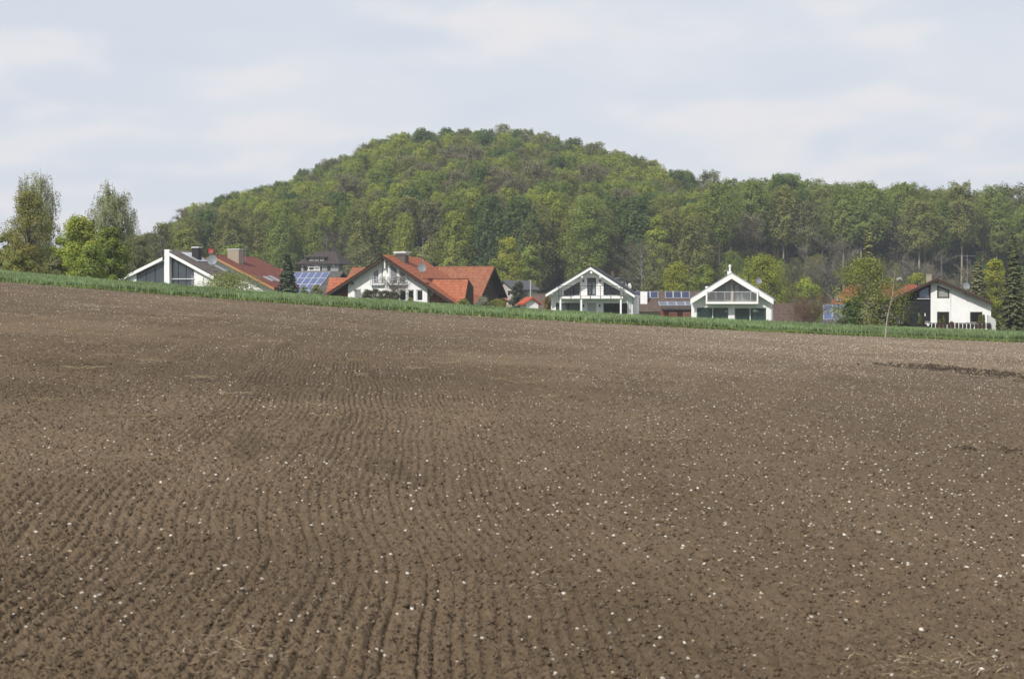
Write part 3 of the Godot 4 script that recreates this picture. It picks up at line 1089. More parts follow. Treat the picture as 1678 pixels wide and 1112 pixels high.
	var dull_red := mat("dull red tiles", 0.24, 0.075, 0.042, 0.8, 0.35, 0.8)
	var r0 := q(1391, 465.5)
	var r1 := q(1422, 465.5)
	var e0 := q(1358, 499)
	var e1 := q(1452, 499)
	b = MB.new()
	var pz := -4.0
	b.quad(Vector3(e0.x, e0.y, 0.3), Vector3(e1.x, e1.y, 0.3), Vector3(r1.x, r1.y, pz), Vector3(r0.x, r0.y, pz))
	b.tri(Vector3(e1.x, e1.y, 0.3), Vector3(e1.x, e1.y, -8.3), Vector3(r1.x, r1.y, pz))
	b.tri(Vector3(e0.x, e0.y, -8.3), Vector3(e0.x, e0.y, 0.3), Vector3(r0.x, r0.y, pz))
	b.quad(Vector3(e1.x, e1.y, -8.3), Vector3(e0.x, e0.y, -8.3), Vector3(r0.x, r0.y, pz), Vector3(r1.x, r1.y, pz))
	b.quad(Vector3(e0.x, e0.y, -8.3), Vector3(e1.x, e1.y, -8.3), Vector3(e1.x, e1.y, 0.3), Vector3(e0.x, e0.y, 0.3))
	put("roof", b, dull_red, H)
	b = MB.new()
	b.box(Vector3((e0.x + e1.x) / 2, (e0.y + hlow) / 2, -4.0), Vector3(e1.x - e0.x - 0.8, e0.y - hlow - 0.02, 7.6))
	put("wall", b, white, H)
	var wq := q(1373.5, 491, -0.6)
	b = MB.new()
	b.box(Vector3(wq.x, wq.y, -0.5), Vector3(0.45, 0.7, 0.3), Basis(Vector3.RIGHT, -0.85))
	put("roof_window", b, mat("roof glass", 0.16, 0.19, 0.22, 0.08), H)
	house("red_roof_house", "red tiled roof with dark chimney left of the black and white house", 1492, 467, 246, 84)
	pa = side_roof(1492, 0, 467, 4.2, 4.2, 2.9, Color(0.25, 0.08, 0.047), white, tile, [])
	b = MB.new()
	b.box(Vector3(-0.5, 0.1, -1.6), Vector3(0.75, 1.3, 0.65))
	var ch := put("chimney", b, mat("dark grey brick", 0.07, 0.065, 0.065, 0.8), H)
	b = MB.new()
	b.box(Vector3(-0.5, 0.82, -1.6), Vector3(0.9, 0.12, 0.8))
	b.box(Vector3(-0.5, 1.02, -1.6), Vector3(0.6, 0.16, 0.5))
	put("chimney_cap", b, cap, ch)

	black_white_house(white, paint, dark, brown_wood, tile, pane, cap)

	# --- small far houses between the orange roof and the white house with the black rail
	house("grey_roof_house", "distant house with a grey roof and pale gable behind the garden trees", 827, 478, 262, -50)
	small_gable(2.2, 1.55, 1.2, 4.6, mat("grey far roof", 0.085, 0.085, 0.095, 0.85, 0.2, 2.0), mat("pink render", 0.42, 0.36, 0.33, 0.9), true)
	house("white_gable_red_roof", "small white gable with a bright red roof above the wheat", 872, 500, 230, 14)
	small_gable(0.85, 0.9, 0.6, 3.2, mat("bright red roof", 0.40, 0.085, 0.04, 0.8, 0.2, 1.0), white, false)
	house("little_red_shed", "low red roof at the foot of the dark brown gable", 818, 494, 244, 10)
	small_gable(1.0, 0.6, 0.5, 4.0, mat("bright red roof", 0.40, 0.085, 0.04, 0.8, 0.2, 1.0), brown_wood, false)
	house("brown_roof_annex", "strip of brown tiled roof beside the yellow shrub", 897, 483, 236, 64)
	side_roof(897, 0, 483, 1.9, 3.0, 2.4, Color(0.12, 0.085, 0.075), brown_wood, tile, [])
	house("far_white_house", "far pale house with a brown chimney just behind the black-railed balcony house", 1016, 470, 268, 20)
	small_gable(1.2, 1.3, 0.5, 1.6, mat("grey far roof", 0.085, 0.085, 0.095, 0.85, 0.2, 2.0), mat("pink render", 0.42, 0.36, 0.33, 0.9), true)
	b = MB.new()
	b.box(Vector3(-0.8, 1.7, -1.0), Vector3(0.4, 1.5, 0.4))
	put("chimney", b, mat("brown chimney", 0.12, 0.075, 0.055, 0.9), H)
	dish(Vector3(1.3, 0.1, 0.6), 0.45, mat("white dish", 0.72, 0.72, 0.72, 0.4), Vector3(0.9, 0.2, -0.2))

func side_roof(_px: float, _un: float, _py: float, length: float, half: float, rise: float, tint: Color, wallm: Material, tile: Material, _e: Array, hip := 0.0) -> Array:
	# a house seen from its long side. Its zero is the right end of the ridge; the field side is -x.
	var pk := Vector2(0, 0)
	var a := Vector2(-half, -rise)
	var c := Vector2(half, -rise)
	var wm := mat("eave wood", 0.06, 0.045, 0.038, 0.8)
	slab("roof", pk, a, 0.2, -length, 0.9, wm)
	slab("roof", pk, c, 0.2, -length, 0.9, wm)
	tiles(pk, a, -length, 0.92, tile, tint, 0.3, 0.34, 0.035, Transform3D(), int(_px))
	ridge_cap(pk, -length, 0.9, tile, tint)
	var w := half * 0.8
	var y := -rise * 0.8 - 0.25
	var gable := PackedVector2Array([Vector2(-w, hlow), Vector2(w, hlow), Vector2(w, y), Vector2(0, -0.25), Vector2(-w, y)])
	var b := MB.new()
	b.prism(gable, -0.3, 0.0)
	put("gable_wall", b, wallm, H)
	b = MB.new()
	b.prism(gable, -length + 0.5, -length + 0.8)
	put("gable_wall", b, wallm, H)
	for s in [-1, 1]:
		b = MB.new()
		b.box(Vector3(s * (w - 0.15), (y + hlow) / 2, -length / 2), Vector3(0.3, y - hlow, length - 1.4))
		put("side_wall", b, wallm, H)
	return [pk, a, pk, c]

func small_gable(half: float, wall_h: float, rise: float, depth: float, roofm: Material, wallm: Material, windows: bool) -> void:
	var out := PackedVector2Array([Vector2(-half, hlow), Vector2(half, hlow), Vector2(half, wall_h - rise), Vector2(0, wall_h), Vector2(-half, wall_h - rise)])
	var b := MB.new()
	b.prism(out, -depth, 0.0)
	put("wall", b, wallm, H)
	var k := Vector2(0, wall_h + 0.22)
	var s := rise / half
	slab("roof", k, Vector2(-half - 0.4, wall_h - rise - 0.4 * s + 0.22), 0.2, -depth - 0.3, 0.4, roofm)
	slab("roof", k, Vector2(half + 0.4, wall_h - rise - 0.4 * s + 0.22), 0.2, -depth - 0.3, 0.4, roofm)
	if windows:
		for x in [-0.5, 0.5]:
			b = MB.new()
			b.box(Vector3(x * half, wall_h - rise - 0.5, 0.0), Vector3(0.7, 0.9, 0.08))
			var f := put("window", b, mat("white paint", 0.8, 0.8, 0.79, 0.6), H)
			b = MB.new()
			b.box(Vector3(x * half, wall_h - rise - 0.5, 0.03), Vector3(0.55, 0.75, 0.08))
			put("pane", b, mat("far dark glass", 0.03, 0.035, 0.04, 0.1), f)

func hip_house(roofm: Material, white: Material, paint: Material, dark: Material) -> void:
	house("hipped_brown_house", "dark brown hipped roof with a long dormer of three white windows at the hill's foot", 534, 440, 330, 0)
	var e := [Vector3(q(486, 0).x, q(0, 433).y, 3.5), Vector3(q(560, 0).x, q(0, 433).y, 3.5), Vector3(q(577, 0).x, q(0, 433).y, -7), Vector3(q(503, 0).x, q(0, 433).y, -7)]
	var r := [Vector3(q(519, 0).x, q(0, 411).y, -1.7), Vector3(q(548, 0).x, q(0, 411).y, -1.7)]
	var b := MB.new()
	b.quad(e[0], e[1], r[1], r[0]); b.tri(e[1], e[2], r[1]); b.quad(e[2], e[3], r[0], r[1]); b.tri(e[3], e[0], r[0])
	b.quad(e[3], e[2], e[1], e[0])
	put("roof", b, roofm, H)
	boxed("wall", 493, 433.2, 554, 470, -6.5, 2.8, mat("grey render", 0.34, 0.33, 0.32, 0.9, 0.2, 3.0))
	# dormer
	b = MB.new()
	var f0 := q(505, 428)
	var f1 := q(532, 420.5)
	b.prism(PackedVector2Array([Vector2(f0.x, f0.y), Vector2(f1.x, f0.y), Vector2(f1.x, f1.y), Vector2(f0.x, f1.y)]), -1.5, 2.1)
	var dm := put("dormer", b, mat("dormer boards", 0.07, 0.045, 0.04, 0.8), H)
	b = MB.new()
	b.box(Vector3((f0.x + f1.x) / 2 + 0.1, f1.y + 0.1, 0.5), Vector3(f1.x - f0.x + 0.9, 0.18, 4.2), Basis(Vector3.RIGHT, 0.12))
	put("dormer_roof", b, roofm, dm)
	for k in 3:
		var x := 506.8 + k * 8.7
		var w := boxed("window", x, 421.8, x + 6.4, 426.8, 2.1, 2.2, paint)
		boxed("pane", x + 0.7, 422.6, x + 2.9, 426.0, 2.2, 2.22, mat("far dark glass", 0.03, 0.035, 0.04, 0.1), w)
		boxed("pane", x + 3.5, 422.6, x + 5.7, 426.0, 2.2, 2.22, mat("far dark glass", 0.03, 0.035, 0.04, 0.1), w)
	for k in [[497, 504], [507, 514], [523.5, 527], [536, 541]]:
		boxed("window", k[0], 435.5, k[1], 443, 2.8, 2.86, mat("far dark glass", 0.03, 0.035, 0.04, 0.1))
	boxed("balcony_slab", 503, 442, 524, 443.4, 2.86, 4.2, paint)
	for x in [505, 514, 523]:
		boxed("balcony_post", x, 437, x + 0.8, 442, 3.95, 4.1, paint)
	boxed("balcony_rail", 503, 437, 524, 437.8, 3.95, 4.1, paint)
	antenna(Vector3(q(533.7, 0).x, q(0, 412).y, -1.7), 3.0, [[2.2, 0.5], [2.8, 0.35]])

func orange_house(white: Material, paint: Material, dark: Material, wood: Material, cap: Material, tile: Material, orange: Color, pane: Material) -> void:
	house("white_gabled_house", "white house with broad orange tiled gable, tall gable windows and bare creeper", 631, 492, 206, -17)
	var pk := q(631, 418)
	var pl := q(630, 422.5)
	var el := q(533, 485)
	var er := q(750, 497)
	var out := PackedVector2Array([Vector2(q(570, 0).x, hlow), Vector2(q(700, 0).x, hlow), q(700, 465), q(632, 423.5), q(570, 465)])
	var holes := [
		poly([610, 465, 610, 445.5, 620.8, 438.2, 620.8, 465]), poly([624, 465, 624, 436, 628, 433.3, 628, 465]),
		poly([638, 465, 638, 430.5, 651, 439, 651, 465]), poly([654, 465, 654, 441, 665, 448, 665, 465]),
		rect(580, 473.6, 592, 492), rect(654, 474.5, 665.5, 493), rect(667.5, 474.5, 678.5, 493), rect(682, 474.5, 693, 493)]
	wall_with("front_wall", out, holes, 0.0, 0.3, white)
	var clear := glass("clear pane", 0.34, 0.36, 0.38, 0.62)
	for i in holes.size():
		window(holes[i], 0.0, 0.10, paint, clear if i < 5 else pane)
	boxed("centre_post", 629.5, 423.5, 631.3, 440, 0.0, 0.5, paint)
	boxed("curtain", 640, 442, 645, 465, -0.8, -0.7, mat("curtain", 0.55, 0.57, 0.58, 0.9))
	shell(q(570, 465), q(700, 465), PackedVector2Array([Vector2(q(570, 0).x, hlow), Vector2(q(700, 0).x, hlow), q(700, 465), q(632, 423.5), q(570, 465)]), 12.0, white)
	# recessed walls under the low ends of the roof
	var gl := poly([560.5, 493, 560.5, 480, 569.6, 474, 569.6, 493])
	wall_with("recess_wall", PackedVector2Array([Vector2(q(541, 0).x, hlow), Vector2(q(570, 0).x, hlow), q(570, 470), q(541, 488)]), [gl], -2.4, 0.25, white)
	window(gl, -2.4, 0.08, dark, pane)
	var gr := poly([703, 497, 703, 470.5, 714.5, 478, 714.5, 497])
	var gr2 := poly([717, 499, 717, 480, 729.5, 488, 729.5, 499])
	var gr3 := poly([731.5, 500, 731.5, 489.5, 743, 497, 743, 500])
	wall_with("recess_wall", PackedVector2Array([Vector2(q(700, 0).x, hlow), Vector2(q(748, 0).x, hlow), q(748, 499), q(700, 468)]), [gr, gr2, gr3], -1.2, 0.25, white)
	window(gr, -1.2, 0.09, paint, pane)
	window(gr2, -1.2, 0.09, paint, pane)
	window(gr3, -1.2, 0.06, paint, pane)
	slab("roof", pk, er, 0.24, -12.2, 0.85, wood)
	slab("roof", pl, el, 0.24, -12.2, 0.85, wood)
	tiles(pk, er, -12.2, 0.96, tile, orange * 0.86, 0.3, 0.36, 0.04, Transform3D(), 31)
	tiles(pl, el, -12.2, 0.96, tile, orange * 0.86, 0.3, 0.36, 0.04, Transform3D(), 32)
	slab("barge_board", pk + Vector2(0, -0.05), er + Vector2(0, -0.05), 0.36, 0.85, 0.93, wood)
	slab("barge_board", pl + Vector2(0, -0.05), el + Vector2(0, -0.05), 0.36, 0.85, 0.93, wood)
	for e in [[632, 424], [571.5, 462], [696, 463]]:
		boxed("purlin_end", e[0], e[1], e[0] + 3.4, e[1] + 3.2, 0.0, 0.84, wood)
	# cross wings whose roofs fall toward the field
	var turn := Basis(Vector3.UP, deg_to_rad(90))
	var tl := Transform3D(turn, Vector3(q(580, 0).x, 0, 0))
	var ra := Vector2(2.6, q(0, 454).y)
	var rb := Vector2(1.2, q(0, 486).y)
	slab("wing_roof", ra, rb, 0.22, q(526, 0).x - q(580, 0).x, 0.0, wood, tl)
	tiles(ra, rb, q(526, 0).x - q(580, 0).x, 0.0, tile, orange * 1.12, 0.32, 0.40, 0.05, tl, 33)
	var tr := Transform3D(turn, Vector3(q(757, 0).x, 0, 0))
	ra = Vector2(2.4, q(0, 457).y)
	rb = Vector2(0.9, q(0, 494).y)
	slab("wing_roof", ra, rb, 0.22, q(690, 0).x - q(757, 0).x, 0.0, wood, tr)
	tiles(ra, rb, q(690, 0).x - q(757, 0).x, 0.0, tile, orange * 1.12, 0.32, 0.40, 0.05, tr, 34)
	ridge_cap(ra, q(690, 0).x - q(757, 0).x, 0.0, tile, Color(0.12, 0.05, 0.03), tr)
	var b := MB.new()
	b.prism(PackedVector2Array([Vector2(0.85, q(0, 494.5).y), Vector2(2.4, q(0, 457.5).y), Vector2(4.2, q(0, 470).y), Vector2(4.2, hlow), Vector2(0.85, hlow)]), -0.6, 0.03)
	var sw := put("wing_wall", b, wood, H)
	sw.transform = tr
	b = MB.new()
	b.prism(PackedVector2Array([Vector2(1.3, q(0, 487).y), Vector2(2.6, q(0, 455.5).y), Vector2(4.4, q(0, 468).y), Vector2(4.4, hlow), Vector2(1.3, hlow)]), q(529, 0).x - q(580, 0).x, q(531, 0).x - q(580, 0).x)
	sw = put("wing_wall", b, white, H)
	sw.transform = tl
	# french balconies
	for e in [[608.5, 629], [637, 667]]:
		var x := q(e[0], 0).x
		var x1 := q(e[1], 0).x
		b = MB.new()
		for y in [453.5, 458.2, 462.5]:
			b.box(Vector3((x + x1) / 2, q(0, y).y, 0.32), Vector3(x1 - x, 0.05, 0.05))
		var n := 5
		for i in n:
			b.box(Vector3(lerpf(x, x1, i / (n - 1.0)), q(0, 460.5).y, 0.32), Vector3(0.05, q(0, 452.5).y - q(0, 467).y, 0.045))
		for s in [x, x1]:
			b.box(Vector3(s, q(0, 453.5).y, 0.16), Vector3(0.05, 0.05, 0.32))
			b.box(Vector3(s, q(0, 466.5).y, 0.16), Vector3(0.05, 0.05, 0.32))
		b.box(Vector3((x + x1) / 2, q(0, 467).y, 0.2), Vector3(x1 - x, 0.07, 0.3))
		put("balcony_rail", b, mat("pale metal", 0.45, 0.46, 0.46, 0.5), H)
	var c := boxed("chimney", 646, 417.5, 663.5, 437, -4.0, -2.7, mat("grey brown brick", 0.13, 0.11, 0.095, 0.9, 0.3, 0.6))
	boxed("chimney_cap", 645.4, 416, 664, 417.4, -4.1, -2.6, cap, c)
	boxed("chimney_cover", 644.5, 411.8, 664.8, 414.6, -4.3, -2.4, cap, c)
	for x in [647.0, 661.5]:
		boxed("cap_leg", x, 414.6, x + 0.8, 416, -3.5, -3.3, cap, c)
	var p := q(691, 438.5, -0.8)
	dish(Vector3(p.x, p.y, -0.8), 0.5, mat("grey dish", 0.20, 0.22, 0.24, 0.5), Vector3(0.5, 0.2, 1))
	antenna(Vector3(p.x, p.y - 0.6, -1.2), 4.2, [[2.15, 0.55], [4.0, 0.25]])

func black_rail_house(white: Material, paint: Material, dark: Material, tile: Material, pane: Material, pale: Material, curtain: Material) -> void:
	house("black_rail_house", "white gabled house with a full-width balcony, thin black railing and white posts", 969, 514, 206, -7)
	var pk := q(969, 437.2)
	var el := q(896, 481.5)
	var er := q(1041, 483)
	var out := PackedVector2Array([Vector2(q(903, 0).x, hlow), Vector2(q(1037, 0).x, hlow), q(1037, 483), q(969, 442), q(903, 481)])
	var holes := [
		poly([924, 483.6, 924, 476.5, 950.3, 461, 950.3, 483.6]), rect(962.4, 455, 976.8, 483.8), poly([989, 483.6, 989, 461.5, 1016, 476.5, 1016, 483.6]),
		rect(911, 496.2, 950, 524), rect(962.4, 496.2, 976.8, 524), rect(989, 496.8, 1028, 524)]
	wall_with("front_wall", out, holes, 0.0, 0.3, white)
	window(holes[0], 0.0, 0.09, dark, pane, [940])
	window(holes[1], 0.0, 0.10, dark, pane)
	window(holes[2], 0.0, 0.09, dark, pane)
	window(holes[3], 0.0, 0.10, dark, pale, [931])
	window(holes[5], 0.0, 0.10, dark, glass("dark pane", 0.012, 0.014, 0.018, 0.75), [1008])
	boxed("roller_shutter", 962.4, 496.2, 976.8, 524, -0.2, -0.06, mat("grey shutter", 0.40, 0.42, 0.43, 0.7))
	boxed("curtain", 964, 463, 968.5, 484, -0.5, -0.4, curtain)
	boxed("curtain", 971, 463, 975.5, 484, -0.5, -0.4, curtain)
	boxed("curtain", 913, 498, 949, 524, -1.4, -1.3, mat("grey green blind", 0.20, 0.25, 0.24, 0.9))
	shell(q(903, 481), q(1037, 483), out, 11.0, white)
	var slate := mat("dark blue slate", 0.045, 0.052, 0.062, 0.7)
	slab("roof", pk, el, 0.22, -11.8, 1.25, paint)
	slab("roof", pk, er, 0.22, -11.8, 1.25, paint)
	tiles(pk, er, -11.8, 1.27, tile, Color(0.060, 0.068, 0.080), 0.32, 0.36, 0.04, Transform3D(), 41)
	tiles(pk, el, -11.8, 1.27, tile, Color(0.060, 0.068, 0.080), 0.32, 0.36, 0.04, Transform3D(), 42)
	slab("barge_board", pk + Vector2(0, -0.02), el + Vector2(0, -0.02), 0.34, 1.25, 1.31, paint)
	slab("verge_strip", pk + Vector2(0, 0.10), el + Vector2(0, 0.10), 0.115, -11.8, 1.34, slate)
	slab("verge_strip", pk + Vector2(0, 0.20), er + Vector2(0, 0.20), 0.215, 0.2, 1.34, slate)
	slab("barge_board", pk + Vector2(0, -0.02), er + Vector2(0, -0.02), 0.34, 1.25, 1.31, paint)
	for e in [[967, 444, 970.3, 447.6], [952.3, 452.2, 955.2, 454.8], [982.3, 452.2, 985.2, 454.8], [902.8, 480, 905.4, 482.4], [1031.5, 480.6, 1034.2, 483]]:
		boxed("purlin_end", e[0], e[1], e[2], e[3], 0.0, 1.24, paint)
	# balcony
	boxed("balcony_slab", 918.5, 485.6, 1021.5, 489.2, 0.02, 1.6, paint)
	for x in [917, 951.2, 1016]:
		boxed("balcony_post", x, 489.2, x + 2.8, 530, 1.3, 1.5, paint)
	var post: MeshInstance3D
	for x in [915.6, 919, 935, 951, 967, 983.5, 1000.5, 1017, 1021]:
		boxed("rail_post", x, 468, x + 0.9, 488.5 if x != 915.6 else 489.5, 1.6, 1.66, dark)
	var rail := MB.new()
	var a := q(915.6, 0).x
	var c := q(1022, 0).x
	for i in 7:
		var y := lerpf(468.4, 484.5, i / 6.0)
		rail.box(Vector3((a + c) / 2, q(0, y).y, 1.63), Vector3(c - a, 0.055 if i in [0, 6] else 0.022, 0.03))
	for s in [a, c]:
		for y in [468.4, 476.0, 484.5]:
			rail.box(Vector3(s, q(0, y).y, 0.8), Vector3(0.04, 0.035, 1.6))
	put("balcony_rail", rail, dark, H)
	for e in [[956, 460], [983, 460], [956, 500.5], [982.8, 500.5]]:
		var l := boxed("wall_lamp", e[0] - 1.0, e[1] - 2.0, e[0] + 1.0, e[1] + 1.6, 0.005, 0.18, dark)
		boxed("lamp_hood", e[0] - 1.5, e[1] + 1.62, e[0] + 1.5, e[1] + 2.1, 0.005, 0.22, mat("grey metal", 0.30, 0.31, 0.32, 0.5), l)
	boxed("sofa_back", 1009, 478, 1016, 484, -1.6, -1.0, mat("sofa", 0.34, 0.29, 0.24, 0.9))
	downpipe(1037.6, 487, 530, 0.1, mat("zinc pipe", 0.28, 0.31, 0.35, 0.5))
	boxed("side_annex", 1038.2, 487.5, 1044, 530, -6.0, -1.0, white)

func white_box_house(white: Material, paint: Material, dark: Material, tile: Material, pale: Material, curtain: Material, cap: Material) -> void:
	house("white_box_house", "white gabled house with boxed-in balcony of grey bars and two wide windows", 1199, 524, 204, -9.5)
	var pk := q(1199.5, 447.8)
	var el := q(1132.4, 489.5)
	var er := q(1268, 489.8)
	var out := PackedVector2Array([Vector2(q(1133, 0).x, hlow), Vector2(q(1264.5, 0).x, hlow), q(1264.5, 489), q(1199.5, 450), q(1133, 490)])
	var loggia := poly([1158.8, 494, 1158.8, 481, 1199.5, 455.2, 1240, 481, 1240, 494])
	var l := rect(1141.2, 503, 1194.6, 535)
	var r := rect(1203.4, 503.6, 1256.8, 535)
	wall_with("front_wall", out, [loggia, l, r], 0.0, 0.35, white)
	var green := glass("green pane", 0.05, 0.10, 0.095, 0.38)
	window(l, 0.0, 0.08, paint, green, [1168])
	window(r, 0.0, 0.08, paint, green, [1229.5])
	# glazing set back behind the loggia
	var g := poly([1158.8, 494, 1158.8, 481.4, 1199.5, 455.8, 1240, 481.4, 1240, 494])
	window(g, -0.55, 0.10, mat("wood frame", 0.24, 0.19, 0.14, 0.7), pale, [1187, 1199.5, 1212.5])
	boxed("gable_post", 1197.5, 455.8, 1201.3, 494, -0.5, -0.1, mat("pale wood", 0.42, 0.36, 0.29, 0.8, 0.2, 1.0))
	for e in [[1188.5, 1195.5], [1204, 1211], [1215, 1232]]:
		boxed("curtain", e[0], 466 if e[0] < 1212 else 477, e[1], 494, -1.1, -1.0, curtain)
	boxed("curtain", 1172, 506, 1192, 535, -1.6, -1.5, mat("grey green blind", 0.20, 0.25, 0.24, 0.9))
	boxed("curtain", 1234, 506, 1255, 535, -1.6, -1.5, mat("grey green blind", 0.20, 0.25, 0.24, 0.9))
	shell(q(1133, 490), q(1264.5, 489), out, 11.5, white)
	slab("roof", pk, el, 0.25, -12, 0.9, paint)
	slab("roof", pk, er, 0.25, -12, 0.9, paint)
	var zinc := mat("zinc sheet", 0.30, 0.33, 0.37, 0.4)
	slab("roof_sheet", pk + Vector2(0, 0.06), er + Vector2(0, 0.06), 0.06, -12, 0.98, zinc)
	slab("roof_sheet", pk + Vector2(0, 0.06), el + Vector2(0, 0.06), 0.06, -12, 0.98, zinc)
	slab("verge_strip", pk + Vector2(0, 0.10), el + Vector2(0, 0.10), 0.1, 0.5, 1.0, zinc)
	slab("verge_strip", pk + Vector2(0, 0.12), er + Vector2(0, 0.12), 0.12, 0.5, 1.0, zinc)
	slab("barge_board", pk + Vector2(0, -0.02), el + Vector2(0, -0.02), 0.62, 0.9, 0.97, paint)
	slab("barge_board", pk + Vector2(0, -0.02), er + Vector2(0, -0.02), 0.62, 0.9, 0.97, paint)
	# the balcony box
	boxed("balcony_floor", 1156.6, 494.0, 1242.8, 497.8, 0.01, 1.25, paint)
	boxed("balcony_cheek", 1156.6, 476.5, 1159.2, 493.9, 0.01, 1.25, paint)
	boxed("balcony_cheek", 1240.2, 476.5, 1242.8, 493.9, 0.01, 1.25, paint)
	var bars := MB.new()
	var steel := mat("pale metal", 0.45, 0.46, 0.46, 0.5)
	var a := q(1159.2, 0).x
	var c := q(1240.2, 0).x
	bars.box(Vector3((a + c) / 2, q(0, 478).y, 1.15), Vector3(c - a, 0.07, 0.05))
	bars.box(Vector3((a + c) / 2, q(0, 492.3).y, 1.15), Vector3(c - a, 0.05, 0.04))
	var n := 46
	for i in n:
		bars.box(Vector3(lerpf(a, c, (i + 0.5) / n), q(0, 485.1).y, 1.15), Vector3(0.022 if i % 8 else 0.06, q(0, 478.4).y - q(0, 492).y, 0.022))
	put("balcony_rail", bars, steel, H)
	# chimney with a white cowl, antenna, dish, stove pipe
	var ch := boxed("chimney", 1192, 444.3, 1198.6, 456, -4.2, -3.6, paint)
	var p := q(1196.2, 437.5, -3.9)
	var b := MB.new()
	b.tube([Vector3(p.x, q(0, 444.3).y, -3.9), Vector3(p.x, p.y, -3.9)], [0.11, 0.11], 8)
	var s := SphereMesh.new()
	s.radius = 0.16; s.height = 0.4; s.radial_segments = 12; s.rings = 6
	put("flue", b, paint, ch)
	var cw := put("cowl", s, paint, ch)
	cw.position = Vector3(p.x, p.y + 0.1, -3.9)
	b = MB.new()
	b.tube([Vector3(q(1183.5, 0).x, q(0, 442.5).y, -3.9), Vector3(q(1193.5, 0).x, q(0, 441.5).y, -3.9)], [0.02, 0.02], 5)
	for i in 5:
		b.tube([Vector3(q(1184 + i * 1.8, 0).x, q(0, 440).y, -3.9), Vector3(q(1184 + i * 1.8, 0).x, q(0, 444.3).y, -3.9)], [0.012, 0.012], 4)
	put("antenna", b, mat("mast metal", 0.34, 0.35, 0.36, 0.5), ch)
	p = q(1243.5, 460.5, -2.5)
	dish(Vector3(p.x, p.y, -2.5), 0.36, mat("grey dish", 0.20, 0.22, 0.24, 0.5), Vector3(0.3, 0.2, 1))
	p = q(1227, 449, -3.0)
	b = MB.new()
	b.tube([Vector3(p.x, q(0, 466).y, -3.0), Vector3(p.x, p.y, -3.0)], [0.08, 0.08], 8)
	put("stove_pipe", b, dark, H)
	boxed("roof_hatch", 1156, 469, 1161, 473, -3.0, -2.2, paint)
	downpipe(1266.6, 494, 540, 0.25, mat("zinc pipe", 0.28, 0.31, 0.35, 0.5))

